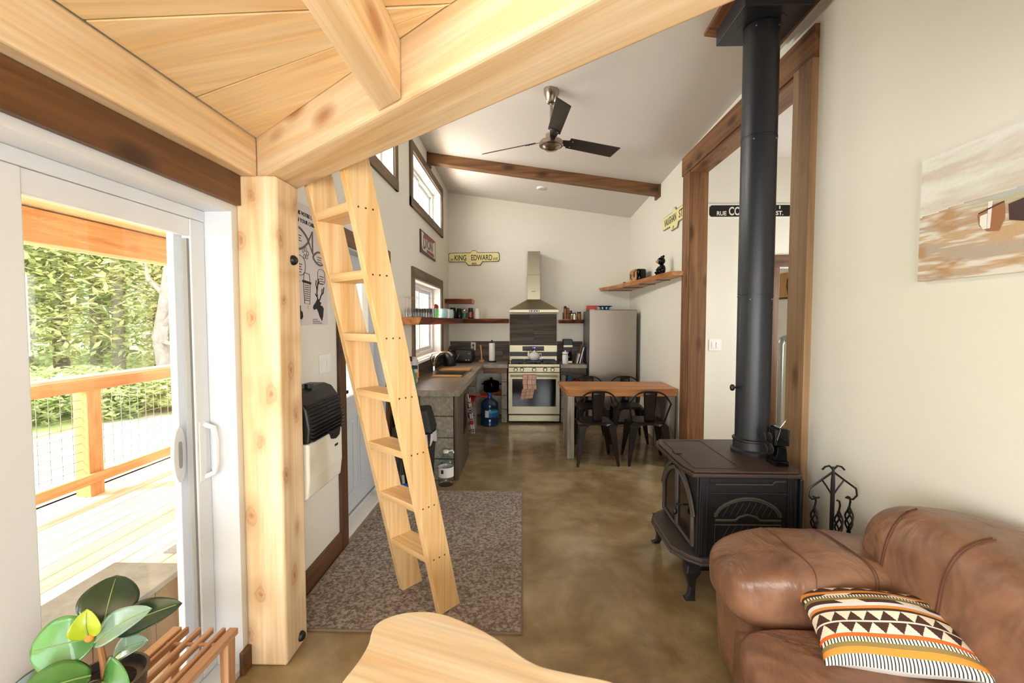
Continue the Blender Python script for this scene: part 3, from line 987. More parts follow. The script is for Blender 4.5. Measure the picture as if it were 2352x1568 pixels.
# worktops: left run with sink cut-out joined to the far run
SK = (-1.08, -0.72, 5.35, 6.05)
c = MB()
c.box(LW, -0.60, 4.20, SK[2], CT - 0.055, CT).box(LW, SK[0], SK[2], SK[3], CT - 0.055, CT).box(SK[1], -0.60, SK[2], SK[3], CT - 0.055, CT)
c.box(LW, -0.60, SK[3], FW - 0.014, CT - 0.055, CT).box(-0.60, -0.24, 6.75, FW - 0.014, CT - 0.055, CT)
tag(c.build('worktop', 'counter'), 'long grey concrete worktop running along the left wall', 'worktop')
tag(bx('worktop', 'counter', None, 0.545, 0.94, 6.75, FW - 0.014, CT - 0.055, CT, 0.004), 'short concrete worktop between range and refrigerator', 'worktop')

def block_pier(label, x0, x1, y0, y1, n=4, top=CT - 0.056, along='x', split=None):
    p = thing('block_pier', label, 'pier', ((x0 + x1) / 2, (y0 + y1) / 2, 0))
    h = top / n
    for i in range(n):
        cuts = [x0, x1]
        if split: cuts = [x0, x0 + split if i % 2 == 0 else x1 - split, x1]
        for a, b in zip(cuts, cuts[1:]):
            bx('block', 'block', p, a + .005, b - .005, y0 + .003 * (i % 2), y1, i * h + .005, (i + 1) * h - .005, 0.004)
    bx('mortar', 'mortar', p, x0 + .012, x1 - .012, y0 + .012, y1 - .008, 0, top)
    return p
block_pier('grey concrete block pier at the near end of the worktop', -1.195, -0.665, 4.28, 4.47, split=0.33)
block_pier('grey concrete block pier under the middle of the left worktop', -1.195, -0.665, 6.28, 6.47, split=0.33)
block_pier('narrow block pier left of the range', -0.335, -0.245, 6.77, 7.15)
block_pier('narrow block pier right of the range', 0.555, 0.635, 6.80, 7.2)
tag(bx('side_panel', 'grey_z', None, -0.66, -0.625, 4.272, 5.12, 0, CT - 0.056, 0.003), 'dark board panel closing the side of the left worktop', 'panel')
tag(bx('apron_board', 'trim_x', None, -0.60, -0.25, 6.77, 6.79, CT - 0.135, CT - 0.056, 0.002), 'brown apron board under the far worktop', 'board')
tag(bx('apron_board', 'grey_x', None, 0.55, 0.93, 6.77, 6.79, CT - 0.16, CT - 0.056, 0.002), 'dark apron board under the short worktop', 'board')

# sink, faucet
s = thing('sink', 'stainless sink set in the left worktop', 'sink', ((SK[0] + SK[1]) / 2, (SK[2] + SK[3]) / 2, CT - 0.2))
bas = MB()
x0, x1, y0, y1 = SK
bas.box(x0, x1, y0, y1, CT - 0.2, CT - 0.19)
frame = bas.box(x0, x0 + .006, y0, y1, CT - .19, CT).box(x1 - .006, x1, y0, y1, CT - .19, CT).box(x0 + .006, x1 - .006, y0, y0 + .006, CT - .19, CT).box(x0 + .006, x1 - .006, y1 - .006, y1, CT - .19, CT)
bas.build('basin', 'steel', s)
rim = MB().box(x0 - .02, x0 + .004, y0 - .02, y1 + .02, CT, CT + .005).box(x1 - .004, x1 + .02, y0 - .02, y1 + .02, CT, CT + .005).box(x0 + .004, x1 - .004, y0 - .02, y0 + .004, CT, CT + .005).box(x0 + .004, x1 - .004, y1 - .004, y1 + .02, CT, CT + .005)
rim.build('rim', 'steel', s, 0.002)
MB().cyl(((x0 + x1) / 2, (y0 + y1) / 2, CT - .19), ((x0 + x1) / 2, (y0 + y1) / 2, CT - .186), .04).build('drain', 'chrome', s)
tag(bx('cutting_board', 'board_x', None, -1.085, -0.69, 5.78, 6.02, CT + .0055, CT + .024, 0.004), 'tan wooden cutting board laid across the sink', 'cutting board')
tag(bx('sponge_tray', 'board_x', None, -1.06, -0.72, 5.16, 5.27, CT, CT + 0.02, 0.006), 'small wooden tray in front of the sink', 'tray')
f = thing('faucet', 'chrome arched kitchen faucet', 'faucet', (-1.14, 5.70, CT))
MB().lathe([(.032, 0), (.032, .012), (.024, .02), (.022, .07), (.02, .08)], (-1.14, 5.70, CT)).build('base', 'chrome', f, smooth=True)
MB().tube([(-1.14, 5.70, CT + .06), (-1.13, 5.70, CT + .13), (-1.10, 5.70, CT + .20), (-1.05, 5.70, CT + .245), (-0.99, 5.70, CT + .255), (-0.94, 5.70, CT + .24), (-.905, 5.70, CT + .205)], [.018, .017, .016, .017, .019, .021, .021], 10).build('spout', 'chrome', f, smooth=True)
MB().tube([(-1.14, 5.70, CT + .075), (-1.16, 5.66, CT + .14), (-1.165, 5.63, CT + .20), (-1.14, 5.63, CT + .235)], [.016, .014, .012, .01], 8).build('lever', 'chrome', f, smooth=True)

# small appliances on the left worktop
tt = thing('toaster', 'black toaster in the worktop corner', 'toaster', (-0.92, 7.02, CT))
MB().sell((-0.92, 7.02, CT + .115), (.15, .10, .105), .35, .35, 32, 16).build('body', 'black', tt, smooth='all')
bx('slot', 'blackmetal', tt, -1.02, -.82, 6.985, 7.0, CT + .215, CT + .222)
for xk in (-.88, -.84): MB().cyl((xk, 6.922, CT + .05), (xk, 6.908, CT + .05), .012).build('dial', 'steel', tt)
bx('lever', 'steel', tt, -.85, -.82, 6.90, 6.92, CT + .14, CT + .155, .003)
kt = thing('kettle', 'black kettle behind the faucet', 'kettle', (-1.07, 6.55, CT))
MB().lathe([(.085, 0), (.095, .02), (.09, .10), (.07, .17), (.05, .19), (.015, .20), (.015, .215), (0.001, .22)], (-1.07, 6.55, CT)).build('body', 'black', kt, smooth=True)
MB().tube([(-1.07, 6.49, CT + .17), (-1.07, 6.46, CT + .23), (-1.07, 6.55, CT + .275), (-1.07, 6.64, CT + .23), (-1.07, 6.61, CT + .17)], .01, 8).build('handle', 'black', kt, smooth=True)
MB().tube([(-.99, 6.55, CT + .08), (-.95, 6.55, CT + .12), (-.93, 6.55, CT + .17)], [.02, .016, .012], 8).build('spout', 'black', kt, smooth=True)
pt = thing('paper_towel_holder', 'upright paper towel roll left of the range', 'paper towel', (-0.50, 7.15, CT))
MB().lathe([(.07, 0), (.07, .012), (.012, .016), (.008, .02)], (-.50, 7.15, CT)).build('base', 'blackmetal', pt, smooth=True)
MB().lathe([(.012, .021), (.046, .021), (.048, .03), (.048, .295), (.046, .30), (.012, .30)], (-.50, 7.15, CT), 28).build('roll', 'paper', pt, smooth=True)
MB().cyl((-.5, 7.15, CT + .01), (-.5, 7.15, CT + .33), .006).sell((-.5, 7.15, CT + .335), (.014, .014, .014), 1, 1, 12, 8).build('rod', 'blackmetal', pt, smooth=True)
wm = thing('wooden_holder', 'tall wooden stick holder on a round base by the outlet', 'holder', (-0.665, 7.16, CT))
MB().lathe([(.05, 0), (.052, .02), (.045, .032), (.02, .04), (.014, .05)], (-.665, 7.16, CT)).build('base', 'board_z', wm, smooth=True)
MB().tube([(-.665, 7.16, CT + .03), (-.67, 7.16, CT + .15), (-.68, 7.16, CT + .245)], [.013, .012, .013], 10).sell((-.682, 7.16, CT + .255), (.018, .018, .016), 1, 1, 12, 8).build('stick', 'board_z', wm, smooth=True)
ou = thing('outlet', 'cream outlet with a black cord above the far worktop', 'outlet', (-0.82, FW - .02, 1.115))
bx('plate', 'outlet', ou, -.86, -.782, FW - .022, FW - .0125, 1.05, 1.18, .003)
bx('plug', 'black', ou, -.835, -.807, FW - .045, FW - .022, 1.12, 1.15, .004)
MB().tube([(-.82, FW - .04, 1.12), (-.815, FW - .05, 1.06), (-.80, FW - .04, .98), (-.79, FW - .05, .895)], .004, 6).build('cord', 'black', ou)
tag(MB().lathe([(.022, 0), (.022, .15), (.012, .17), (.01, .185), (.0, .19)], (-1.13, 6.86, CT), 14).build('soap_bottle', 'paper', smooth=True), 'slim white bottle in the worktop corner', 'bottle')

# live-edge shelves -------------------------------------------------
def live_poly(a0, a1, b_in, b_out, amp, seed, n=14):
    r = random.Random(seed)
    ph = [r.uniform(0, 6.28) for _ in range(3)]
    pts = [(a0, b_in), (a1, b_in)]
    for i in range(n + 1):
        t = 1 - i / n
        a = a0 + (a1 - a0) * t
        w = amp * (math.sin(3.1 * t * 2 + ph[0]) + .6 * math.sin(7.3 * t * 2 + ph[1]) + .4 * math.sin(15 * t + ph[2]))
        pts.append((a, b_out + w))
    return pts
def slab_shelf(name, label, poly, axis_along, z0, z1, inward, m='slab', bark=True, cat='shelf', undercut=0.03):
    """slab whose live edge slants under; poly = list of (x,y) with first two points on the wall side"""
    t = thing(name, label, cat, (*poly[0], z0))
    cx = sum(p[0] for p in poly[2:]) / (len(poly) - 2)
    n = len(poly)
    low = []
    for i, q in enumerate(poly):
        if i < 2: low.append(q)
        else: low.append((q[0] - inward[0] * undercut, q[1] - inward[1] * undercut))
    vs = [(x, y, z0) for x, y in low] + [(x, y, z1) for x, y in poly]
    fs = [tuple(range(n))[::-1], tuple(range(n, 2 * n))] + [(i, (i + 1) % n, n + (i + 1) % n, n + i) for i in range(n)]
    MB().add(vs, fs).build('board', m + '_' + axis_along, t, .004)
    if bark:
        b = MB()
        for i in range(2, n - 1):
            p, q, pl, ql = poly[i], poly[i + 1], low[i], low[i + 1]
            e = .006
            b.hexa([(pl[0], pl[1], z0), (ql[0], ql[1], z0), (ql[0] + inward[0] * e, ql[1] + inward[1] * e, z0), (pl[0] + inward[0] * e, pl[1] + inward[1] * e, z0), (p[0], p[1], z1), (q[0], q[1], z1), (q[0] + inward[0] * e, q[1] + inward[1] * e, z1), (p[0] + inward[0] * e, p[1] + inward[1] * e, z1)])
        b.build('bark_edge', 'bark_' + axis_along, t)
    return t
SZ0, SZ1 = 1.49, 1.562
poly = [(y, x) for y, x in live_poly(4.22, 7.1, LW, -0.93, .012, 5)]
slab_shelf('wall_shelf', 'live-edge wooden shelf holding glasses in front of the kitchen window', [(p[1], p[0]) for p in poly], 'y', SZ0, SZ1, (1, 0))
slab_shelf('wall_shelf', 'live-edge wooden shelf with jars left of the range hood', live_poly(-1.21, -0.24, FW, 7.12, .012, 8), 'x', SZ0, SZ1, (0, -1))
slab_shelf('wall_shelf', 'small upper live-edge shelf in the kitchen corner', live_poly(-1.21, -0.80, FW, 6.98, .02, 11), 'x', 1.80, 1.865, (0, -1))
slab_shelf('wall_shelf', 'short live-edge shelf with spices right of the range hood', live_poly(0.555, 0.93, FW, 7.13, .01, 21), 'x', SZ0, 1.545, (0, -1))

# glasses and cups on the window shelf
def stem_glass(label, x, y, z, h=.2, group=None):
    prof = [(.034, 0), (.036, .05), (.030, .085), (.008, .105), (.005, .12), (.005, h - .012), (.03, h - .005), (.034, h), (.001, h)]
    o = MB().lathe(prof, (0, 0, 0), 14, cap=False).build('wine_glass', 'clearglass', smooth=True)
    o.location = (x, y, z)
    return tag(o, label, 'glass', group)
first = None
for r_, xx in enumerate((-1.14, -1.05, -0.97)):
    for k, yy in enumerate((4.40, 4.52, 4.64, 4.76)):
        if first is None:
            first = stem_glass('upside-down clear wine glass in rows on the window shelf', xx, yy, SZ1, .20, 'wine glasses on the window shelf')
        else:
            o = first.copy()
            COL.objects.link(o)
            o.location = (xx, yy, SZ1)
tumb = None
for k, (xx, yy) in enumerate(((-1.15, 4.92), (-1.07, 4.92), (-.99, 4.92), (-1.15, 5.03), (-1.07, 5.03))):
    if tumb is None:
        tumb = tag(MB().lathe([(.03, 0), (.034, .1), (.031, .1), (.028, .006), (.001, .006)], (0, 0, 0), 14, cap=False).build('tumbler', 'clearglass', smooth=True), 'short clear tumbler behind the wine glasses', 'glass', 'tumblers on the window shelf')
        o = tumb
    else:
        o = tumb.copy()
        COL.objects.link(o)
    o.location = (xx, yy, SZ1)
gr = None
for xx, yy in ((-1.02, 5.25), (-1.10, 5.32)):
    if gr is None:
        gr = tag(MB().lathe([(.034, 0), (.036, .11), (.033, .11), (.03, .008), (.001, .008)], (0, 0, 0), 14, cap=False).build('green_tumbler', 'greenglass', smooth=True), 'green glass tumbler on the window shelf', 'glass', 'green tumblers')
        o = gr
    else:
        o = gr.copy()
        COL.objects.link(o)
    o.location = (xx, yy, SZ1)
rj = thing('small_jar', 'little jar with dark red lid among the glasses', 'jar', (-1.05, 5.42, SZ1))
MB().lathe([(.03, 0), (.032, .1), (.025, .115)], (-1.05, 5.42, SZ1), 14).build('body', 'clearglass', rj, smooth=True)
MB().lathe([(.03, .115), (.034, .12), (.03, .15), (.01, .165)], (-1.05, 5.42, SZ1), 14).build('lid', 'jarred', rj, smooth=True)
def mug(label, x, y, z, m):
    t = thing('mug', label, 'mug', (x, y, z))
    MB().lathe([(.04, 0), (.048, .02), (.048, .09), (.04, .115), (.036, .115), (.042, .09), (.042, .015), (.001, .012)], (x, y, z), 18, cap=False).build('body', m, t, smooth=True)
    MB().tube([(x - .045, y, z + .085), (x - .07, y, z + .08), (x - .075, y, z + .05), (x - .045, y, z + .03)], .007, 8).build('handle', m, t, smooth=True)
mug('pale blue mug, nearer one on the window shelf', -0.99, 5.62, SZ1, 'bluecup')
mug('white mug between two pale blue mugs', -0.98, 5.80, SZ1, 'porcelain')
mug('pale blue mug, farther one on the window shelf', -0.97, 5.98, SZ1, 'bluecup')

# jars on the far shelf
def jar(label, x, y, z, r, h, m, lid, band=None, cat='jar'):
    t = thing('jar', label, cat, (x, y, z))
    MB().lathe([(r * .95, 0), (r, .01), (r, h * .72), (r * .8, h * .82)], (x, y, z), 18).build('body', m, t, smooth=True)
    MB().lathe([(r * .82, h * .82), (r * .84, h * .84), (r * .84, h), (r * .8, h + .004)], (x, y, z), 18).build('lid', lid, t, smooth=True)
    if band: MB().lathe([(r * 1.02, h * .15), (r * 1.02, h * .62)], (x, y, z), 18, cap=False).build('label_band', band, t, smooth=True)
jar('dark jar at the window end of the far shelf', -1.13, 7.24, SZ1, .05, .17, 'jar', 'black')
jar('second dark jar on the far shelf', -1.03, 7.26, SZ1, .045, .16, 'jar', 'black')
jar('jar with a green label on the far shelf', -0.945, 7.24, SZ1, .042, .15, 'clearglass', 'chrome', 'green')
jar('jar with a red label on the far shelf', -0.845, 7.24, SZ1, .044, .165, 'jar', 'blackmetal', 'jarred')
jar('white bottle at the end of the jar row', -0.735, 7.22, SZ1, .042, .16, 'paper', 'paper', None, 'bottle')
# spices on the small shelf
cd = thing('spice_caddy', 'dark wooden caddy of spice jars right of the hood', 'caddy', (0.70, 7.25, 1.545))
bx('tray', 'jar', cd, .62, .82, 7.20, 7.32, 1.546, 1.556, .002)
bx('side', 'dark_z', cd, .62, .63, 7.20, 7.32, 1.55, 1.66, .003)
bx('side', 'dark_z', cd, .81, .82, 7.20, 7.32, 1.55, 1.66, .003)
bx('bar', 'dark_x', cd, .63, .81, 7.255, 7.265, 1.64, 1.655, .003)
jar('tall spice mill with black top in the caddy', .655, 7.235, 1.557, .024, .20, 'spice', 'black', None, 'mill')
jar('tall spice bottle with white cap in the caddy', .70, 7.285, 1.557, .026, .22, 'spice', 'paper', None, 'bottle')
jar('dark short spice jar in the caddy', .745, 7.235, 1.557, .022, .13, 'jar', 'black')
jar('small glass shaker with metal cap on the spice shelf', .755, 7.165, 1.546, .018, .09, 'spice', 'chrome', None, 'shaker')
jar('white shaker on the spice shelf', .795, 7.165, 1.546, .018, .09, 'paper', 'chrome', None, 'shaker')
jar('squat amber jar with black lid at the shelf end', .875, 7.24, 1.546, .036, .12, 'spice', 'black')

# range ---------------------------------------------------------------
r = thing('gas_range', 'stainless gas range with black oven window', 'stove', (0.154, 6.75, 0))
X0, X1, Y0 = -0.226, 0.534, 6.75
bx('body', 'blackmetal', r, X0 + .004, X1 - .004, Y0 + .03, 7.37, 0.02, .86)
dr = bx('drawer', 'steel', r, X0, X1, Y0 - .005, Y0 + .03, .03, .122, .004)
dw = wall_mesh('oven_door', 'y', Y0 - .012, Y0 + .03, X0, X1, .142, .757, [(X0 + .055, X1 - .055, .253, .665)], 'steel')
dw.parent = r; dw.location = -r.location; del dw['kind']
bx('oven_glass', 'blackgloss', dw, X0 + .053, X1 - .053, Y0 - .008, Y0 + .02, .251, .667)
hd = MB().tube([(X0 + .03, Y0 - .055, .715), (X1 - .03, Y0 - .055, .715)], .013, 12)
hd.box(X0 + .03, X0 + .055, Y0 - .055, Y0 - .01, .706, .724).box(X1 - .055, X1 - .03, Y0 - .055, Y0 - .01, .706, .724)
hd.build('handle', 'steel', dw, smooth=True)
cp = MB().prism([(Y0 - .018, .768), (Y0 - .018, .838), (Y0 + .04, .843), (Y0 + .04, .765)], 'x', X0, X1).build('control_panel', 'steel', r, .003)
for xk in (-.118, -.025, .154, .318, .426):
    ka = MB().lathe([(.031, 0), (.031, .006)], (0, 0, 0), 20).build('knob_ring', 'blackmetal', cp, local=True)
    kb = MB().lathe([(.024, 0), (.024, .02), (.021, .028), (.001, .028)], (0, 0, 0), 20, cap=False).build('knob', 'steel', cp, smooth=True, local=True)
    for o in (ka, kb):
        o.rotation_euler = (math.pi / 2, 0, 0)
        o.location = Vector((xk, Y0 - .0185, .806)) - r.location
bx('front_rail', 'steel', r, X0, X1, Y0 - .02, Y0 + .04, .845, .888, .004)
bx('cooktop', 'blackgloss', r, X0, X1, Y0 + .03, 7.30, .86, .89, .003)
for gx in (X0 + .03, 0.02, .284):
    gm = MB()
    w = .21 if gx != .02 else .25
    for a in (0, w - .012): gm.box(gx + a, gx + a + .012, Y0 + .08, 7.24, .905, .918)
    for a in range(4): gm.box(gx, gx + w, Y0 + .08 + a * .15, Y0 + .092 + a * .15, .905, .918)
    for a in (0, w - .012):
        for b in (Y0 + .08, 7.228): gm.box(gx + a, gx + a + .012, b, b + .012, .89, .906)
    gm.build('grate', 'blackmetal', r)
    MB().lathe([(.045, 0), (.045, .01), (.03, .014)], (gx + w / 2, 7.02, .89), 16).build('burner', 'blackmetal', r, smooth=True)
bg = MB().box(X0, X1, 7.29, 7.37, .89, .965).box(X0, X1, 7.27, 7.36, 1.03, 1.142).build('backguard', 'steel', r, .004)
bx('vent_strip', 'blackmetal', r, X0 + .005, X1 - .005, 7.30, 7.37, .965, 1.03)
bx('display', 'blackgloss', bg, -.02, .325, 7.266, 7.272, 1.048, 1.125)
text('digits', '1:08', 'display', bg, (.165, 7.265, 1.10), (1, 0, 0), (0, 0, 1), .018, .045)
# teapot
tp = thing('teapot', 'white porcelain teapot on the back of the range', 'teapot', (.155, 7.08, .918))
MB().lathe([(.045, 0), (.07, .012), (.088, .05), (.085, .085), (.06, .115), (.035, .122)], (.165, 7.08, .919), 24).build('body', 'porcelain', tp, smooth=True)
MB().lathe([(.036, .122), (.03, .135), (.01, .14), (.012, .155), (.001, .16)], (.165, 7.08, .919), 20).build('lid', 'porcelain', tp, smooth=True)
MB().tube([(.09, 7.08, .97), (.075, 7.08, 1.0), (.075, 7.08, 1.04), (.062, 7.08, 1.062)], [.024, .02, .015, .012], 10).build('spout', 'porcelain', tp, smooth=True)
MB().tube([(.235, 7.08, 1.015), (.27, 7.08, 1.02), (.275, 7.08, .98), (.24, 7.08, .955)], .009, 8).build('handle', 'porcelain', tp, smooth=True)
# tea towel over the oven handle
def plaid(base, line, nu, nv, w=.06):
    b, l = srgb(base), srgb(line)
    def f(u, v):
        a = (u * nu) % 1 < w * nu or (v * nv) % 1 < w * nv * .6
        return l if a else b
    return f
tw = thing('tea_towel', 'pink and red checked tea towel over the oven handle', 'towel', (.05, 6.69, .35))
def tfn(u, v):
    x = -.015 + .2 * u
    z = .735 - .215 * v
    return (x + .004 * math.sin(v * 9), Y0 - .072 - .005 * math.sin(u * 9 + v * 3) - .003 * math.sin(v * 12), z)
colorgrid('front_fold', tfn, 40, 40, plaid('#d3b3a0', '#b2463e', 3, 3, .035), tw, .9, .004)
def tfn2(u, v):
    ca, sa = math.cos(.22), math.sin(.22)
    a, b = -.10 + .19 * u, -.16 * v
    return (.075 + a * ca + b * sa * .9, Y0 - .062 - .006 * math.sin(u * 8 + 1), .535 + a * sa * .5 + b * ca)
colorgrid('back_fold', tfn2, 36, 30, plaid('#cba893', '#b2463e', 3, 3, .04), tw, .9, .004)

# hood ----------------------------------------------------------------
h = thing('range_hood', 'stainless chimney range hood above the range', 'hood', (0.155, 7.2, 1.65))
HX0, HX1 = -.222, .532
bx('lip', 'steel', h, HX0, HX1, 6.95, 7.386, 1.655, 1.702, .003)
cx0, cx1 = .057, .253
MB().hexa([(HX0, 6.95, 1.702), (HX1, 6.95, 1.702), (HX1, 7.386, 1.702), (HX0, 7.386, 1.702), (cx0 - .005, 7.13, 1.86), (cx1 + .005, 7.13, 1.86), (cx1 + .005, 7.386, 1.86), (cx0 - .005, 7.386, 1.86)]).build('canopy', 'steel', h)
bx('chimney', 'steel', h, cx0 - .004, cx1 + .004, 7.136, 7.386, 1.86, 2.245, .003)
bx('chimney_top', 'steel', h, cx0, cx1, 7.14, 7.386, 2.245, 2.61, .003)
bx('control_strip', 'blackmetal', h, .08, .24, 6.948, 6.951, 1.668, 1.69)
for k in range(4): MB().cyl((.10 + k * .04, 6.949, 1.679), (.10 + k * .04, 6.944, 1.679), .008, n=10).build('button', 'display' if k == 1 else 'steel', h)
bx('badge', 'blackmetal', h, .125, .185, 7.134, 7.1362, 1.985, 1.992)

# fridge --------------------------------------------------------------
f = thing('refrigerator', 'stainless refrigerator beside the right wall', 'refrigerator', (1.3, 7.0, 0))
FX0, FX1, FY = .953, 1.640, 6.65
bx('cabinet', 'fridgeside', f, FX0 + .004, FX1 - .004, FY + .065, 7.35, .03, 1.675, .004)
bx('door', 'fridge_steel', f, FX0, FX1, FY, FY + .062, .60, 1.69, .008)
bx('door', 'fridge_steel', f, FX0, FX1, FY, FY + .062, .05, .592, .008)
bx('kick_plate', 'black', f, FX0 + .02, FX1 - .02, FY + .05, FY + .1, 0, .06)
rb = thing('red_box', 'red box lying on top of the refrigerator', 'box', (1.0, 6.86, 1.676))
bx('carton', 'red', rb, .945, 1.09, 6.80, 6.95, 1.678, 1.755, .003)
bx('print_strip', 'paper', rb, .985, 1.05, 6.7985, 6.801, 1.682, 1.70)
bo = thing('patterned_bowl', 'navy and white bowl on top of the refrigerator', 'bowl', (1.21, 6.86, 1.676))
MB().lathe([(.05, 0), (.06, .01), (.085, .06), (.092, .075), (.086, .075), (.055, .015), (.001, .012)], (1.21, 6.86, 1.677), 28, cap=False).build('body', 'navy', bo, smooth=True)
for k in range(8):
    a = k * math.pi / 4 + .2
    q = MB()
    q.sell((1.21 + .077 * math.cos(a), 6.86 + .077 * math.sin(a), 1.677 + .04), (.016, .016, .018), 1, 1, 10, 6)
    q.build('motif', 'bluecup', bo, smooth='all')
for sx in (-1, 1): MB().tube([(1.21 + sx * .088, 6.84, 1.744), (1.21 + sx * .108, 6.85, 1.748), (1.21 + sx * .108, 6.87, 1.748), (1.21 + sx * .088, 6.88, 1.744)], .006, 6).build('handle', 'navy', bo, smooth=True)

# right worktop items
cm = thing('coffee_maker', 'black drip coffee maker on the short worktop', 'coffee maker', (.68, 7.1, CT))
bx('base', 'black', cm, .615, .745, 6.98, 7.2, CT, CT + .035, .006)
bx('tower', 'black', cm, .615, .745, 7.12, 7.2, CT + .035, CT + .36, .006)
bx('head', 'black', cm, .61, .75, 6.985, 7.2, CT + .275, CT + .365, .008)
bx('steel_band', 'steel', cm, .612, .748, 6.98, 6.99, CT + .245, CT + .278, .002)
bx('warmer_band', 'steel', cm, .67, .745, 6.976, 6.982, CT + .004, CT + .034, .002)
MB().lathe([(.045, .037), (.055, .06), (.052, .12), (.035, .16), (.037, .175)], (.70, 7.05, CT), 20).build('carafe', 'blackgloss', cm, smooth=True)
cn = thing('canister', 'white lidded canister in front of the coffee maker', 'canister', (.63, 6.90, CT))
MB().lathe([(.042, 0), (.046, .008), (.046, .125), (.04, .14)], (.63, 6.90, CT), 20).build('body', 'porcelain', cn, smooth=True)
MB().lathe([(.047, .15), (.047, .175), (.042, .18), (.008, .182), (.01, .2), (.001, .204)], (.63, 6.90, CT), 20).build('lid', 'porcelain', cn, smooth=True)
MB().lathe([(.041, .139), (.041, .151)], (.63, 6.90, CT), 20).build('seal', 'clearglass', cn, smooth=True)
def lean_board(label, x, m1, m2, tilt, y, h, split):
    t = thing('cutting_board', label, 'cutting board', (x, y, CT))
    for (z0, z1, mm, nm) in ((0, split, m2, 'lower_half'), (split, h, m1, 'upper_half')):
        if z1 - z0 < .005: continue
        a = MB()
        def P(s, z): return (x + z * math.sin(tilt) + s, z * math.cos(tilt) + CT + .004)
        (ax, az), (bx_, bz), (c_x, cz), (dx, dz) = P(0, z0), P(.018, z0), P(.018, z1), P(0, z1)
        a.prism([(ax, az), (bx_, bz), (c_x, cz), (dx, dz)], 'y', y, y + .22).build(nm, mm, t, .003)
lean_board('wood and white marble cutting board leaning by the refrigerator', .80, 'dark_z', 'porcelain', .28, 6.92, .29, .15)
lean_board('white cutting board leaning by the refrigerator', .845, 'porcelain', 'porcelain', .24, 6.93, .25, .0)

# under the counters
sh = slab_shelf('low_shelf', 'live-edge shelf board under the far worktop', [(-.66, 7.15), (-.34, 7.15), (-.34, 6.78), (-.45, 6.82), (-.56, 6.86), (-.66, 6.84)], 'x', .40, .44, (0, -1), undercut=.01)
pots = thing('stock_pot', 'black lidded pot on the low shelf', 'pot', (-.50, 6.97, .441))
MB().lathe([(.11, 0), (.12, .02), (.12, .14), (.125, .145)], (-.50, 6.97, .441), 24).build('body', 'blackgloss', pots, smooth=True)
MB().lathe([(.125, .146), (.11, .165), (.03, .185), (.015, .19), (.02, .215), (.001, .22)], (-.50, 6.97, .441), 24).build('lid', 'blackgloss', pots, smooth=True)
for sx in (-1, 1): MB().tube([(-.50 + sx * .118, 6.97, .55), (-.50 + sx * .15, 6.98, .555), (-.50 + sx * .15, 7.02, .555), (-.50 + sx * .118, 7.03, .55)], .007, 6).build('handle', 'black', pots, smooth=True)
rp = thing('red_pan', 'red handled pan on a ledge under the left worktop', 'pan', (-.75, 6.12, .46))
MB().lathe([(.09, 0), (.12, .04), (.115, .04), (.088, .006), (.001, .006)], (-.76, 6.12, .46), 24, cap=False).build('dish', 'red', rp, smooth=True)
MB().tube([(-.66, 6.16, .495), (-.58, 6.22, .49), (-.50, 6.28, .47)], [.012, .014, .012], 8).build('handle', 'red', rp, smooth=True)
tag(bx('low_ledge', 'slab_y', None, -1.19, -.66, 5.3, 6.26, .425, .459, .004), 'plain board ledge under the left worktop', 'shelf')
bx('ledge_post', 'dark_z', bpy.data.objects['low_ledge'], -1.18, -1.10, 5.32, 5.40, 0, .424)
bx('ledge_post', 'dark_z', bpy.data.objects['low_ledge'], -.76, -.70, 5.32, 5.40, 0, .424)
wj = thing('water_jug', 'large blue water cooler bottle on the floor under the far worktop', 'water bottle', (-.50, 6.62, 0))
MB().lathe([(.12, 0), (.132, .012), (.132, .10), (.126, .115), (.132, .13), (.132, .24), (.126, .255), (.132, .27), (.125, .33), (.08, .375), (.035, .40), (.03, .43)], (-.50, 6.62, 0), 28).build('body', 'bluejug', wj, smooth=True)
MB().lathe([(.034, .425), (.036, .43), (.034, .475), (.001, .48)], (-.50, 6.62, 0), 16).build('cap', 'blue', wj, smooth=True)
def wrap(r0, c, z0, z1, a0, a1):
    return lambda u, v: (c[0] + r0 * math.cos(a0 + (a1 - a0) * u), c[1] + r0 * math.sin(a0 + (a1 - a0) * u), z0 + (z1 - z0) * v)
colorgrid('paper_label', wrap(.134, (-.50, 6.62), .135, .235, -2.0, -.35), 24, 8, lambda u, v: srgb('#d8dcdc') if u < .27 else (srgb('#2b9ab8') if v > .62 else srgb('#1d5f9e')), wj, .4)
# clear jug by the pier
cj = thing('plastic_jug', 'clear plastic water jug with white cap beside the block pier', 'jug', (-.725, 4.17, 0))
MB().lathe([(.066, 0), (.072, .008), (.072, .06), (.068, .07), (.072, .08), (.072, .19), (.066, .23), (.03, .275), (.022, .285), (.022, .305)], (-.725, 4.17, 0), 24).build('body', 'bottle', cj, smooth=True)
MB().lathe([(.026, .30), (.026, .325), (.001, .327)], (-.725, 4.17, 0), 16).build('cap', 'paper', cj, smooth=True)
MB().tube([(-.70, 4.17, .315), (-.665, 4.17, .325), (-.65, 4.17, .30)], .008, 6).build('spigot', 'paper', cj, smooth=True)
MB().lathe([(.0735, .085), (.0735, .175)], (-.725, 4.17, 0), 24, cap=False).build('paper_label', 'paper', cj, smooth=True)
bx('label_print', 'posterink', cj, -.757, -.735, 4.0945, 4.0965, .125, .16)
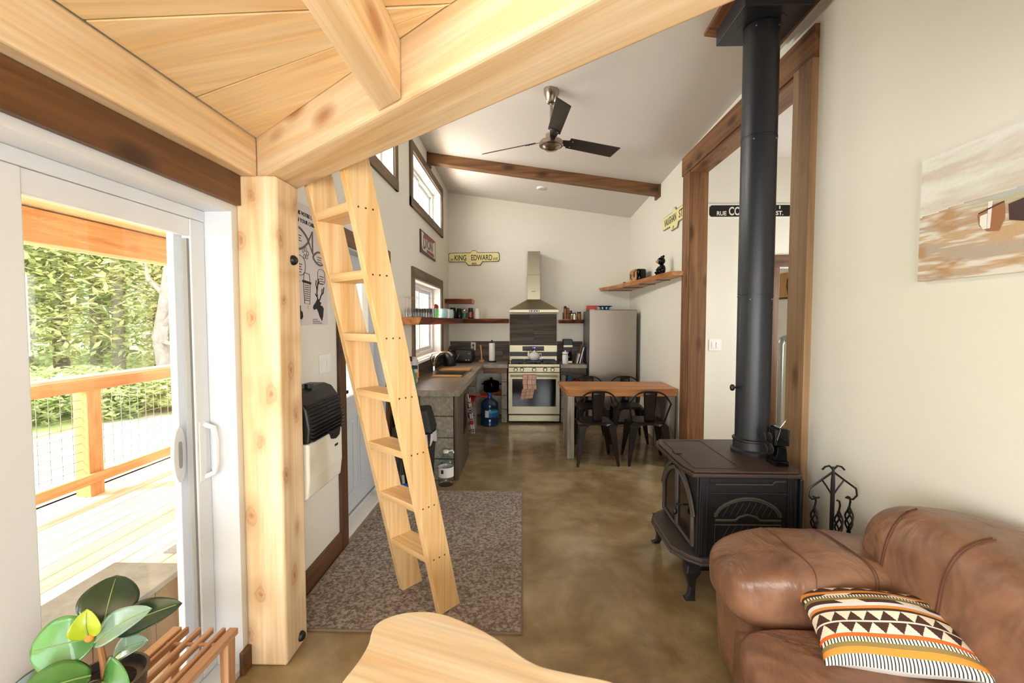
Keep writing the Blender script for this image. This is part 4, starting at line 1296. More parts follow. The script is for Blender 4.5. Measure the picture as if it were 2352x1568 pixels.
# trash can with bag
tc_ = thing('trash_can', 'black swing-lid trash can with a pale bag hanging out', 'trash can', (-.95, 4.08, 0))
MB().hexa([(-1.08, 3.98, 0), (-.86, 3.98, 0), (-.86, 4.2, 0), (-1.08, 4.2, 0), (-1.11, 3.95, .52), (-.83, 3.95, .52), (-.83, 4.23, .52), (-1.11, 4.23, .52)]).build('bin', 'black', tc_, .01)
MB().hexa([(-1.12, 3.94, .52), (-.82, 3.94, .52), (-.82, 4.24, .52), (-1.12, 4.24, .52), (-1.09, 3.98, .72), (-.87, 3.98, .74), (-.87, 4.2, .74), (-1.09, 4.2, .72)]).build('lid', 'black', tc_, .02)
def bagf(u, v):
    t = 2 * math.pi * u
    q = 1.05 + .03 * math.sin(9 * t) + .02 * math.sin(17 * t + 1) + v * .04
    return (-.97 + .145 * q * spow(math.cos(t), .5), 4.09 + .145 * q * spow(math.sin(t), .5), .515 - v * (.06 + .05 * math.sin(3 * t + 1) ** 2))
MB().surf(bagf, 90, 5, wrap=True).build('bag', 'bag', tc_, smooth='all')
tc_.location.y += .04
# broom
br = thing('broom', 'blue broom leaning on the wall behind the ladder', 'broom', (-1.06, 3.9, 0))
MB().tube([(-1.04, 3.86, .12), (-1.10, 3.93, .5), (-1.19, 4.0, .95)], .011, 8).build('handle', 'blackmetal', br, smooth=True)
MB().tube([(-1.04, 3.86, .12), (-1.05, 3.872, .19)], .015, 8).build('ferrule', 'galv', br, smooth=True)
MB().hexa([(-1.14, 3.84, .012), (-.94, 3.80, .012), (-.93, 3.86, .012), (-1.13, 3.90, .012), (-1.09, 3.85, .12), (-.99, 3.83, .12), (-.985, 3.865, .12), (-1.085, 3.885, .12)]).build('brush_head', 'blue', br, .01)
db = thing('dust_pan', 'blue dustpan hanging beside the broom', 'dustpan', (-1.19, 4.15, .62))
MB().prism([(4.10, .66), (4.10, .86), (4.16, .93), (4.24, .93), (4.24, .66)], 'x', -1.218, -1.20).build('tray', 'blue', db, .004)
MB().prism([(4.06, .55), (4.26, .55), (4.26, .66), (4.06, .66)], 'x', -1.218, -1.19).build('lip', 'black', db, .004)
# towel hung on the panel
dt = thing('dish_towel', 'white dish towel with red and dark stripes hanging on the side panel', 'towel', (-.60, 4.85, .38))
RS, WS, GS = srgb('#a8322e'), srgb('#d8cfca'), srgb('#5a5656')
def stripes(u, v):
    for c, w, col in ((.12, .02, RS), (.27, .02, GS), (.34, .02, GS), (.41, .02, GS), (.60, .022, RS), (.66, .03, RS), (.72, .03, RS), (.90, .015, GS), (.95, .015, GS)):
        if abs(v - c) < w: return col
    if abs(u - .15) < .05: return tuple((a + b) / 2 for a, b in zip(WS, GS))
    return WS
def dtf(u, v):
    w = .06 + .09 * v
    return (-.608 + (1 - u) * (.05 + .05 * v) + .010 * math.sin(u * 13) * (0.4 + v * .6), 4.76 + (u - .5) * w * 2.2 + .03 * v - .03 * math.sin(u * 3.1), .735 - .36 * v - .02 * math.sin(u * 6))
colorgrid('cloth', dtf, 30, 60, stripes, dt, .9, .004)
MB().tube([(-.625, 4.80, .75), (-.60, 4.80, .75), (-.595, 4.80, .735)], .005, 6).build('hook', 'blackmetal', dt, smooth=True)
# things stored right of the range
tag(bx('blue_carton', 'blue', None, .66, .72, 6.86, 6.98, .561, .72, .002), 'blue carton on the shelf right of the range', 'box')
bx('label_patch', 'green', bpy.data.objects['blue_carton'], .695, .721, 6.858, 6.86, .57, .715)
tag(bx('storage_board', 'grey_x', None, .64, .93, 6.80, 7.2, .53, .56, .003), 'dark shelf board under the short worktop', 'shelf')
bx('leg', 'grey_z', bpy.data.objects['storage_board'], .90, .93, 6.80, 7.2, 0, .53)
tag(MB().sell((.80, 6.9, .605), (.06, .05, .045), .8, .8, 18, 10).build('red_bag', 'red', smooth='all'), 'small red bag on the shelf right of the range', 'bag')

# bottles by the window on the worktop near end
def bottle(label, x, y, m, h, r=.03):
    t = thing('spray_bottle', label, 'bottle', (x, y, CT))
    MB().lathe([(r, 0), (r * 1.05, .01), (r * 1.05, h * .6), (r * .4, h * .78), (r * .4, h * .84)], (x, y, CT), 16).build('body', m, t, smooth=True)
    MB().box(x - .015, x + .04, y - .012, y + .012, CT + h * .84, CT + h).build('trigger_head', 'black', t, .004)
bottle('white cleaning bottle on the worktop end beside the ladder', -1.13, 4.40, 'paper', .30)
bottle('green cleaning bottle on the worktop end beside the ladder', -1.06, 4.33, 'green', .22, .025)
pk = thing('snack_pack', 'crumpled patterned packet behind the cleaning bottles', 'packet', (-1.14, 4.62, CT))
MB().sell((-1.14, 4.62, CT + .14), (.05, .08, .14), .5, .7, 20, 12, lambda q: (q[0] + .008 * math.sin(q[2] * 60 + q[1] * 40), q[1] + .006 * math.sin(q[2] * 45), q[2])).build('foil', 'bag', pk, smooth='all')
bx('print_band', 'orange', pk, -1.095, -1.085, 4.57, 4.67, CT + .06, CT + .12, .002)
# ================================================================ dining
dt = thing('dining_table', 'narrow live-edge wooden dining table on weathered panel legs', 'table', (1.05, 5.28, 0))
TZ = .783
top = [(.42, 5.60), (1.695, 5.60), (1.695, 5.02), (1.55, 4.985), (1.3, 4.975), (1.0, 4.985), (.75, 4.972), (.48, 4.98), (.455, 5.0), (.44, 5.2), (.425, 5.4)]
low = [(x + (.03 if x < .6 else 0), y + (.015 if y < 5.1 else 0)) for x, y in top]
n = len(top)
MB().add([(x, y, TZ - .085) for x, y in low] + [(x, y, TZ) for x, y in top], [tuple(range(n))[::-1], tuple(range(n, 2 * n))] + [(i, (i + 1) % n, n + (i + 1) % n, n + i) for i in range(n)]).build('tabletop', 'table_x', dt, .006)
for x0 in (.485, 1.585):
    lg = bx('leg', 'weathered_z', dt, x0, x0 + .075, 5.0, 5.07, 0, TZ - .0855, .004)
    bx('leg_panel', 'weathered_z', lg, x0 + .01, x0 + .065, 5.07, 5.5, 0, TZ - .0855, .003)
    bx('leg_board', 'weathered_z', lg, x0, x0 + .075, 5.5, 5.57, 0, TZ - .0855, .004)

def metal_chair():
    """sheet metal cafe chair, back towards -Y, origin on the floor under the seat"""
    t = thing('metal_chair', 'x', 'chair', (0, 0, 0), group='metal chairs at the dining table')
    sz = .455
    st = [(.17 * spow(math.cos(a), .45), .17 * spow(math.sin(a), .45)) for a in [k * math.pi / 16 for k in range(32)]]
    MB().prism(st, 'z', sz - .006, sz).build('seat', 'bronze', t, .003, local=True)
    ap = MB()
    def apr(u, v):
        a = 2 * math.pi * u
        k = 1 + .12 * v
        z = sz - .006 - .02 * v - .10 * v * abs(math.sin(2 * a)) ** 2.2
        return (.172 * k * spow(math.cos(a), .45), .172 * k * spow(math.sin(a), .45), z)
    o = ap.surf(apr, 48, 4, wrap=True).build('apron', 'bronze', t, smooth='all', local=True)
    s = o.modifiers.new('thickness', 'SOLIDIFY')
    s.thickness = .003
    for sx in (-1, 1):
        for sy in (-1, 1):
            l = MB()
            a, b = (.155 * sx, .155 * sy), (.215 * sx, (.225 if sy < 0 else .205) * sy)
            def ring(p, w, z): return [(p[0] - w, p[1] - w, z), (p[0] + w, p[1] - w, z), (p[0] + w, p[1] + w, z), (p[0] - w, p[1] + w, z)]
            l.hexa(ring(b, .013, .01) + ring(a, .04, sz - .03))
            l.build('leg', 'bronze', t, .006, local=True)
            l2 = MB().cyl((b[0], b[1], 0), (b[0], b[1], .012), .014, n=10).build('foot', 'black', t, local=True)
    # hoop back and centre splat at -Y side
    yb = -.175
    hoop = []
    for k in range(21):
        q = k / 20
        ang = math.pi * (1 - q)
        x = .215 * spow(math.cos(ang), .7)
        h = spow(math.sin(ang), .55)
        hoop.append((x if h > .02 else x * .95, yb - .045 * h + (.06 if h < .02 else 0) * (1 - h), sz - .01 + .345 * h))
    hoop = [(-.172, yb + .06, sz + .0), (-.19, yb + .03, sz + .09), (-.218, yb - .005, sz + .20)] + [(x, y, z) for x, y, z in hoop if z > sz + .24] + [(.218, yb - .005, sz + .20), (.19, yb + .03, sz + .09), (.172, yb + .06, sz + .0)]
    MB().tube(hoop, .0095, 8).build('back_hoop', 'bronze', t, smooth=True, local=True)
    sp = MB()
    def spl(u, v):
        w = .052 + .02 * v
        return ((u - .5) * 2 * w, yb + .008 - .05 * v + .012 * (2 * u - 1) ** 2, sz - .002 + .338 * v)
    o = sp.surf(spl, 6, 8).build('splat', 'bronze', t, smooth='all', local=True)
    s = o.modifiers.new('thickness', 'SOLIDIFY')
    s.thickness = .004
    for x in (-.04, .04): MB().sell((x, yb - .002, sz - .018), (.007, .006, .007), 1, 1, 8, 6).build('rivet', 'chrome', t, smooth='all', local=True)
    return t
ch0 = metal_chair()
spots = [(.77, 4.96, 0.06, 'dark metal cafe chair at the front left of the dining table'), (1.335, 4.97, -0.04, 'dark metal cafe chair at the front of the table beside the wood stove'),
         (.86, 5.82, math.pi + .03, 'dark metal cafe chair behind the table, left one'), (1.33, 5.84, math.pi - .03, 'dark metal cafe chair behind the table, near the right wall')]
for i, (x, y, rz, lb) in enumerate(spots):
    c = ch0 if i == 0 else copy_tree(ch0)
    c.location = (x, y, 0)
    c.rotation_euler = (0, 0, rz)
    c['label'] = lb

# ================================================================ ladder
n2 = Vector((.638, .77, 0)).normalized()
u2 = Vector((.77, -.638, 0)).normalized()
P0 = Vector((-.705, 2.497, 0.012))
tdir = -n2 * .492 + Vector((0, 0, 2.13))
ld = thing('ladder', 'pale wooden loft ladder leaning on the diagonal beam', 'ladder', P0)
RT, RD, SPAN, HTOP = .038, .135, .362, 2.30
def on(z): return P0 + tdir * ((z - P0.z) / 2.13)
def rail(off):
    a0, a1 = on(P0.z) + u2 * off, on(HTOP) + u2 * off
    vs = []
    for a in (a0, a1):
        vs += [a, a + u2 * RT, a + u2 * RT + n2 * RD, a + n2 * RD]
    r_ = MB().hexa([tuple(v) for v in vs]).build('rail', 'ladder_z', ld, .003)
    return r_
rl, rr = rail(0), rail(SPAN - RT)
zs = [2.03 - .2815 * k for k in range(7)]
for z in zs:
    a = on(z) + u2 * RT - n2 * .0
    b = on(z) + u2 * (SPAN - RT)
    zz = z
    vs = []
    for h in (zz - .038, zz):
        sh = on(h) - on(zz)
        vs += [a + sh * 1.0 + Vector((0, 0, h - zz - sh.z)), b + sh + Vector((0, 0, h - zz - sh.z)), b + sh + n2 * RD + Vector((0, 0, h - zz - sh.z)), a + sh + n2 * RD + Vector((0, 0, h - zz - sh.z))]
    MB().hexa([tuple(v) for v in vs]).build('rung', 'ladder_x', ld, .003, rz=ANG, at=tuple((a + b) / 2))
    for k in (.03, .065, .10):
        c_ = on(z - .02) + u2 * SPAN + n2 * k
        MB().cyl(tuple(c_ - u2 * .001), tuple(c_ + u2 * .0012), .0045, n=8).build('screw', 'dark_z', rr)

# ================================================================ rug
rg = thing('area_rug', 'mottled brown and beige rug under the ladder', 'rug', (-.6, 3.07, 0))
bx('pile', 'rug', rg, -1.19, -.012, 2.155, 3.995, 0, .010)
e = MB()
for q in ((-1.186, -.015, 2.146, 2.158), (-1.186, -.015, 3.992, 4.004), (-1.195, -1.186, 2.146, 4.004), (-.015, -.005, 2.146, 4.004)): e.box(*q, 0, .0115)
e.build('binding', 'rug_edge', rg, .003)

# ================================================================ wood stove
ST = thing('wood_stove', 'black cast iron wood stove with arched mesh side panels', 'wood stove', (1.2, 2.8, 0))
SX0, SX1, SY0, SY1 = .945, 1.47, 2.475, 3.105
TT = .715
topp = [(.885, 2.56), (.915, 2.445), (1.49, 2.435), (1.525, 2.5), (1.525, 3.08), (1.49, 3.145), (.915, 3.135), (.885, 3.03)]
def scale_poly(p, d):
    cx, cy = sum(a for a, b in p) / len(p), sum(b for a, b in p) / len(p)
    return [(a + d * (1 if a > cx else -1), b + d * (1 if b > cy else -1)) for a, b in p]
MB().prism(scale_poly(topp, -.012), 'z', TT - .012, TT).build('top_plate', 'irontop', ST, .004)
MB().prism(topp, 'z', TT - .034, TT - .0125).build('top_moulding', 'irontop', ST, .006, seg=3)
# lids cut in the top: raised outlines
for (a, b, c_, d_) in ((.94, 1.20, 2.50, 3.08),):
    fm = MB()
    for q in ((a + .006, b - .006, c_, c_ + .006), (a + .006, b - .006, d_ - .006, d_), (a, a + .006, c_, d_), (b - .006, b, c_, d_)): fm.box(*q, TT, TT + .0025)
    fm.build('lid_groove', 'iron', ST)
bx('lid_lifter', 'iron', ST, .925, .965, 2.77, 2.83, TT, TT + .008, .003)
body = MB().prism([(SX0 + .03, SY0 + .01), (SX1, SY0 + .01), (SX1, SY1 - .01), (SX0 + .03, SY1 - .01)], 'z', .20, TT - .034)
body.build('firebox', 'iron', ST)
# corner pilasters
for (x, y) in ((SX0 + .02, SY0), (SX1 - .03, SY0), (SX0 + .02, SY1 - .035), (SX1 - .03, SY1 - .035)):
    MB().box(x, x + .05, y, y + .035, .20, TT - .034).box(x + .01, x + .016, y - .005, y, .24, TT - .06).box(x + .034, x + .040, y - .005, y, .24, TT - .06).build('pilaster', 'iron', ST, .005)
# side panel facing the sofa
pl = MB()
a0, a1 = SX0 + .075, SX1 - .035
ys = SY0 + .008
pl.box(a0, a1, ys - .004, ys + .01, TT - .075, TT - .05)
pl.box(a0, a1, ys - .008, ys + .004, .575, .588)
pl.box(a0, a1, ys - .002, ys + .004, .22, .24)
side = pl.build('side_panel', 'iron', ST, .003)
def arch(x0, x1, z0, z1, r_=.006, y=None):
    return [(x0, y, z0)] + [(x0 + (x1 - x0) * k / 16, y, z0 + .12 * (z1 - z0) + (z1 - z0) * .88 * math.sin(math.pi * k / 16) ** .62) for k in range(17)] + [(x1, y, z0)]
b0, b1 = a0 + .03, a1 - .03
MB().tube(arch(b0, b1, .455, .560, y=ys - .006), .007, 6).build('arch_moulding', 'ironedge', side, smooth=True)
MB().tube(arch(b0 + .012, b1 - .012, .455, .548, y=ys - .004), .004, 6).build('arch_moulding', 'ironedge', side, smooth=True)
zc = .435
MB().tube([(b0, ys - .006, zc), (b0 + .11, ys - .006, zc), (b0 + .13, ys - .006, zc + .018), ((b0 + b1) / 2, ys - .006, zc + .032), (b1 - .13, ys - .006, zc + .018), (b1 - .11, ys - .006, zc), (b1, ys - .006, zc)], .007, 6).build('cross_moulding', 'ironedge', side, smooth=True)
MB().tube([(b0, ys - .005, zc - .025), (b1, ys - .005, zc - .025), (b1, ys - .005, .255), (b0, ys - .005, .255)], .004, 6, closed=True).build('lower_frame', 'ironedge', side, smooth=True)
# diagonal mesh
mesh = MB()
for k in range(14):
    x = b0 - .06 + k * .035
    for (z0, z1) in ((.455, .53), (.27, .405)):
        xa_, xb_ = x, x + (z1 - z0) * .55
        if xa_ < b0 or xb_ > b1: continue
        mesh.hexa([(xa_, ys, z0), (xa_ + .002, ys, z0), (xa_ + .002, ys + .003, z0), (xa_, ys + .003, z0), (xb_, ys, z1), (xb_ + .002, ys, z1), (xb_ + .002, ys + .003, z1), (xb_, ys + .003, z1)])
mesh.build('mesh_grille', 'ironedge', side)
MB().tube([(a0 + .03, ys - .006, .635), (a1 - .08, ys - .006, .635), (a1 - .065, ys - .006, .652), (a1 - .01, ys - .006, .652)], .004, 6).build('upper_moulding', 'ironedge', side, smooth=True)
# front facing the room: arched double door with sooty glass
xf = SX0 + .012
fm = MB().prism([(SY0 + .02, .235), (SY1 - .02, .235), (SY1 - .02, TT - .036), (SY0 + .02, TT - .036)], 'x', xf, xf + .03)
front = fm.build('front_plate', 'iron', ST, .004)
for s_ in (0, 1):
    y0_, y1_ = (SY0 + .06, 2.785) if s_ == 0 else (2.795, SY1 - .06)
    def topz(y): return .42 + .2 * math.sin(math.pi * (y - (SY0 + .05)) / (SY1 - SY0 - .1)) ** .6
    pts = [(y0_, .27), (y1_, .27)] + [(y1_ + (y0_ - y1_) * k / 10, topz(y1_ + (y0_ - y1_) * k / 10)) for k in range(11)]
    dr_ = MB().tube([(xf - .008, a, b) for a, b in pts], .014, 8, closed=True).build('door', 'ironedge', ST, smooth=True)
    MB().prism([(a * .94 + (y0_ + y1_) / 2 * .06, b) for a, b in pts], 'x', xf - .006, xf - .002).build('glass', 'soot', dr_)
MB().tube([(xf - .01, 2.70, .43), (xf - .045, 2.70, .435), (xf - .05, 2.70, .40)], .007, 8).sell((xf - .052, 2.70, .39), (.016, .016, .022), 1, 1, 12, 8).build('door_handle', 'iron', ST, smooth=True)
MB().tube([(xf - .012, SY0 + .03 + (SY1 - SY0 - .06) * k / 14, .44 + .215 * math.sin(math.pi * k / 14) ** .7) for k in range(15)], .010, 6).build('front_arch', 'ironedge', ST, smooth=True)
# ash lip and base
base = [(SX0 - .10, SY0 + .12), (SX0 - .04, SY0 + .02), (SX0 + .02, SY0 - .03), (SX1 + .03, SY0 - .03), (SX1 + .03, SY1 + .03), (SX0 + .02, SY1 + .03), (SX0 - .04, SY1 - .02), (SX0 - .10, SY1 - .12)]
MB().prism(scale_poly(base, -.006), 'z', .205, .228).prism(base, 'z', .188, .206).build('ash_lip', 'ironedge', ST, .006, seg=3)
bx('bottom_heat_shield', 'iron', ST, SX0 + .05, SX1 - .03, SY0 + .04, SY1 - .04, .13, .188)
def leg(x, y, dx, dy):
    prof = [(.0, .195, .042), (.010, .15, .038), (.014, .11, .024), (.006, .06, .017), (.010, .02, .018), (.022, 0, .022)]
    mb = MB()
    vs, fs = [], []
    for i, (o_, z, w) in enumerate(prof):
        cx, cy = x + dx * o_ * 1.2, y + dy * o_ * 1.2
        vs += [(cx - w, cy - w, z), (cx + w, cy - w, z), (cx + w, cy + w, z), (cx - w, cy + w, z)]
        if i:
            b_ = (i - 1) * 4
            fs += [(b_ + k, b_ + (k + 1) % 4, b_ + 4 + (k + 1) % 4, b_ + 4 + k) for k in range(4)]
    fs += [(0, 1, 2, 3), (len(vs) - 1, len(vs) - 2, len(vs) - 3, len(vs) - 4)]
    mb.add(vs, fs).build('leg', 'iron', ST, .006)
for x, dx in ((SX0 - .005, -1), (SX1 - .02, 1)):
    for y, dy in ((SY0 + .02, -1), (SY1 - .02, 1)): leg(x, y, dx, dy)
bx('rear_heat_shield', 'pipe', ST, SX1 + .035, SX1 + .055, SY0 + .0, SY1 - .0, .14, TT - .05, .006)

# flue pipe
PX, PY = 1.415, 2.83
fp = thing('flue_pipe', 'tall black stove pipe rising from the wood stove', 'stove pipe', (PX, PY, TT))
R_ = .0985
MB().lathe([(.118, .0005), (.12, .02), (.108, .03), (.106, .075), (.112, .08), (.112, .09), (.1, .095)], (PX, PY, TT), 36).build('collar', 'iron', fp, smooth=True)
z = TT + .09
for z1, rr_ in ((1.685, R_ - .001), (2.625, R_), (3.27, R_)):
    MB().lathe([(rr_, 0), (rr_, z1 - z - .012), (rr_ + .002, z1 - z - .012), (rr_ + .002, z1 - z - .004), (rr_ - .004, z1 - z - .004), (rr_ - .004, z1 - z)], (PX, PY, z), 48).build('pipe_section', 'pipe', fp, smooth=True)
    for a in (-2.3, -.9, .9, 2.3):
        MB().sell((PX + rr_ * math.cos(a), PY + rr_ * math.sin(a), z1 - .03), (.005, .005, .005), 1, 1, 8, 6).build('rivet', 'galv', fp, smooth='all')
    z = z1
MB().tube([(PX - .095, PY - .02, 1.12), (PX - .135, PY - .03, 1.12)], .006, 8).sell((PX - .14, PY - .03, 1.12), (.014, .014, .02), .8, .8, 12, 8).build('damper_knob', 'black', fp, smooth=True)
# ceiling support box with wooden frame
cb = thing('ceiling_support_box', 'black pipe support box in a wooden ceiling frame', 'support box', (PX, PY, 3.28))
WX0, WX1, WY0, WY1 = 1.17, 1.66, 2.58, 3.08
def slope_box(mb, x0, x1, y0, y1, t):
    c8 = [(x0, y0), (x1, y0), (x1, y1), (x0, y1)]
    mb.hexa([(x, y, ceil_z(x, y) - t) for x, y in c8] + [(x, y, ceil_z(x, y) + .0) for x, y in c8])
    return mb
fb = .085
for q, ax in (((WX0, WX1, WY0, WY0 + fb), 'x'), ((WX0, WX1, WY1 - fb, WY1), 'x'), ((WX0, WX0 + fb, WY0 + fb, WY1 - fb), 'y'), ((WX1 - fb, WX1, WY0 + fb, WY1 - fb), 'y')):
    slope_box(MB(), *q, .022).build('frame_board', 'trim_' + ax, cb, .002)
bxs = [(1.225, 2.64), (1.61, 2.64), (1.61, 3.02), (1.225, 3.02)]
MB().hexa([(x, y, 3.275) for x, y in bxs] + [(x, y, ceil_z(x, y) - .0) for x, y in bxs]).build('box', 'pipe', cb, .004)
MB().lathe([(.135, -.003), (.135, .0), (.1, .0)], (PX, PY, 3.275), 36).build('trim_ring', 'pipe', cb, smooth=True)

# heat powered fan
hf = thing('stove_fan', 'small black heat-powered fan standing on the wood stove', 'stove fan', (1.44, 2.62, TT))
FXc, FYc = 1.435, 2.585
bx('base', 'blackgloss', hf, FXc - .035, FXc + .04, FYc - .05, FYc + .05, TT + .0005, TT + .03, .003)
MB().prism([(FXc - .03, TT + .03), (FXc + .035, TT + .03), (FXc + .028, TT + .11), (FXc - .022, TT + .11)], 'y', FYc - .045, FYc + .045).build('lower_block', 'blackgloss', hf, .004)
MB().prism([(FXc - .035, TT + .115), (FXc + .04, TT + .115), (FXc + .03, TT + .21), (FXc - .012, TT + .215), (FXc - .03, TT + .15)], 'y', FYc - .05, FYc + .05).build('heat_sink', 'blackgloss', hf, .004)
for k in range(4): bx('fin', 'black', hf, FXc - .038, FXc + .042, FYc - .046 + k * .028, FYc - .036 + k * .028, TT + .12, TT + .205)
for k in range(4):
    a = k * math.pi / 2 + .5
    cy_, cz_ = FYc + .045 * math.cos(a), TT + .12 + .045 * math.sin(a)
    MB().sell((FXc - .055, cy_, cz_), (.004, .03, .03), 1, .9, 12, 8).build('blade', 'black', hf, smooth='all')
MB().cyl((FXc - .06, FYc, TT + .12), (FXc - .03, FYc, TT + .12), .012).build('hub', 'black', hf)
MB().tube([(FXc + .0, FYc - .02, TT + .21), (FXc + .03, FYc - .02, TT + .25), (FXc + .045, FYc, TT + .255), (FXc + .02, FYc, TT + .215)], .003, 6).build('carry_loop', 'chrome', hf, smooth=True)

# fireplace tools
TX, TY = 1.545, 2.28
ft = thing('tool_stand', 'black wrought iron fireplace tool stand between stove and sofa', 'tool stand', (TX, TY, 0))
MB().lathe([(.11, 0), (.11, .012), (.03, .02), (.014, .03), (.001, .031)], (TX, TY, 0), 24).build('base', 'blackmetal', ft, smooth=True)
MB().tube([(TX, TY, .02), (TX, TY, .72), (TX, TY, .80)], [.010, .010, .005], 8).build('pole', 'blackmetal', ft, smooth=True)
hk = MB()
for s in (-1, 1):
    hk.tube([(TX, TY, .785), (TX + s * .02, TY, .805), (TX + s * .04, TY, .80), (TX + s * .055, TY, .785)], .005, 6)
    hk.tube([(TX, TY, .775), (TX + s * .06, TY, .73), (TX + s * .115, TY, .69), (TX + s * .12, TY, .655), (TX + s * .10, TY, .635), (TX + s * .065, TY, .645)], .005, 6)
    hk.tube([(TX + s * .055, TY, .735), (TX + s * .03, TY, .70), (TX + s * .005, TY, .66)], .004, 6)
hk.build('hooks', 'blackmetal', ft, smooth=True)
def twist(c_, z0, z1, r_):
    mb = MB()
    for q in range(4):
        pts = []
        for k in range(15):
            t = k / 14
            a = q * math.pi / 2 + t * math.pi * 1.2
            w = r_ * math.sin(math.pi * t)
            pts.append((c_[0] + w * math.cos(a), c_[1] + w * math.sin(a), z0 + (z1 - z0) * t))
        mb.tube(pts, .0045, 5)
    return mb
def tool(name, label, x, y, head):
    t = thing(name, label, 'fire tool', (x, y, .15))
    MB().tube([(x, y, .15), (x, y, .47)], .006, 6).tube([(x, y, .60), (x + .004, y, .625), (x, y, .645), (x - .012, y, .65)], .005, 6).build('shaft', 'blackmetal', t, smooth=True)
    MB().cyl((x, y, .455), (x, y, .475), .010, n=10).build('collar', 'blackmetal', t)
    twist((x, y), .47, .60, .018).build('twist_handle', 'blackmetal', t, smooth=True)
    head(t, x, y)
tool('poker', 'black poker hanging on the left hook', TX - .085, TY, lambda t, x, y: MB().tube([(x, y, .16), (x, y, .10), (x + .02, y, .085)], [.006, .005, .003], 6).build('tip', 'blackmetal', t, smooth=True))
tool('ash_shovel', 'black ash shovel hanging on the right hook', TX + .085, TY, lambda t, x, y: MB().box(x - .04, x + .04, y - .004, y + .004, .05, .16).build('blade', 'blackmetal', t, .003))
tool('hearth_brush', 'black hearth brush hanging at the front of the tool stand', TX, TY - .05, lambda t, x, y: MB().cyl((x, y, .05), (x, y, .17), .03, .018).build('bristles', 'black', t))

# ================================================================ ceiling fan
FX, FYY, FZ = .235, 4.0, 3.045
cf = thing('ceiling_fan', 'three-blade ceiling fan with dark blades and brushed nickel motor', 'ceiling fan', (FX, FYY, FZ))
cz = ceil_z(FX, FYY)
MB().lathe([(.028, -.115), (.04, -.105), (.052, -.06), (.066, -.03), (.068, .03)], (FX, FYY, cz), 28).build('canopy', 'nickel', cf, smooth=True)
MB().cyl((FX, FYY, FZ + .07), (FX, FYY, cz - .10), .013).build('down_rod', 'nickel', cf, smooth=True)
MB().lathe([(.001, -.055), (.05, -.048), (.082, -.02), (.086, -.015)], (FX, FYY, FZ), 32).build('motor_cap', 'nickel', cf, smooth=True)
MB().lathe([(.098, -.016), (.104, -.01), (.104, .015), (.094, .03), (.06, .04), (.05, .06), (.05, .085), (.02, .09)], (FX, FYY, FZ), 32).build('motor_housing', 'nickel', cf, smooth=True)
for ang in (math.radians(27), math.radians(153), math.radians(-86)):
    d_ = Vector((math.cos(ang), math.sin(ang), 0))
    s_ = Vector((-math.sin(ang), math.cos(ang), 0))
    tilt = .42
    def bl(r, w, dz=0):
        p_ = Vector((FX, FYY, FZ + .035)) + d_ * r + s_ * (w * math.cos(tilt)) + Vector((0, 0, -w * math.sin(tilt) + dz))
        return tuple(p_)
    b_ = MB().hexa([bl(.17, -.055), bl(.70, -.062), bl(.67, .062), bl(.17, .055), bl(.17, -.055, .008), bl(.70, -.062, .008), bl(.67, .062, .008), bl(.17, .055, .008)]).build('blade', 'blade', cf, .003)
    MB().hexa([bl(.06, -.02, -.004), bl(.23, -.045, -.004), bl(.23, .045, -.004), bl(.06, .02, -.004), bl(.06, -.02, .0), bl(.23, -.045, -.0005), bl(.23, .045, -.0005), bl(.06, .02, .0)]).build('blade_iron', 'blackmetal', b_)
    for w in (-.03, .03):
        MB().sell(bl(.20, w, -.004), (.007, .007, .003), 1, 1, 8, 6).build('screw', 'chrome', b_, smooth='all')

# ================================================================ sofa
SF = thing('leather_sofa', 'brown leather sofa against the right wall', 'sofa', (1.2, .8, 0))
def wr(q, amp=.006, k=9.0):
    x, y, z_ = q
    d_ = amp * (math.sin(k * x + 2.3 * y) * math.sin(k * .8 * y + 1.3 * z_ * k) + .6 * math.sin(k * 2.1 * x + k * 1.7 * z_ + 1.0) * math.sin(k * 1.3 * y))
    return (x + d_ * .5, y + d_ * .5, z_ + d_)
# arm: fat pillow over a tapering panel
MB().sell((1.16, 1.785, .515), (.385, .20, .128), .48, .5, 64, 32, lambda q: wr((q[0], q[1] + .03 * (q[2] - .5), q[2] - .03 * ((q[0] - 1.16) / .38) ** 2 + .008), .005)).build('arm', 'leather', SF, smooth='all')
MB().sell((1.20, 1.83, .29), (.385, .15, .27), .28, .3, 48, 20, lambda q: wr((q[0] + .06 * (.5 - q[2]) * (1 if q[0] < 1.2 else 0), q[1], q[2]), .004)).build('arm_panel', 'leather', SF, smooth='all')
MB().sell((1.20, -.33, .545), (.375, .20, .145), .55, .62, 48, 24, wr).build('arm', 'leather', SF, smooth='all')
MB().sell((1.20, -.36, .29), (.385, .15, .27), .28, .3, 32, 16).build('arm_panel', 'leather', SF, smooth='all')
MB().sell((1.22, .72, .19), (.42, 1.08, .17), .2, .15, 40, 16).build('base', 'leather', SF, smooth='all')
for yc_, h_ in ((1.115, .51), (.20, .51)):
    MB().sell((1.07, yc_, .395), (.36, .47, .088), .5, .3, 64, 24, lambda q: wr(q, .004, 7)).build('seat_cushion', 'leather', SF, smooth='all')
BX, BRX, BRY, BZ, BRZ = 1.485, .195, .52, .60, .262
def backf(q):
    x, y, z_ = q
    t = (z_ - BZ) / .3
    return wr((x + .03 * t, y, z_), .006, 8)
for yc_ in (1.345, .36):
    MB().sell((BX, yc_, BZ), (BRX, BRY, BRZ), .62, .58, 72, 36, backf).build('back_cushion', 'leather', SF, smooth='all')
MB().sell((1.60, .75, .40), (.08, 1.12, .36), .3, .2, 40, 20).build('back_frame', 'leather', SF, smooth='all')
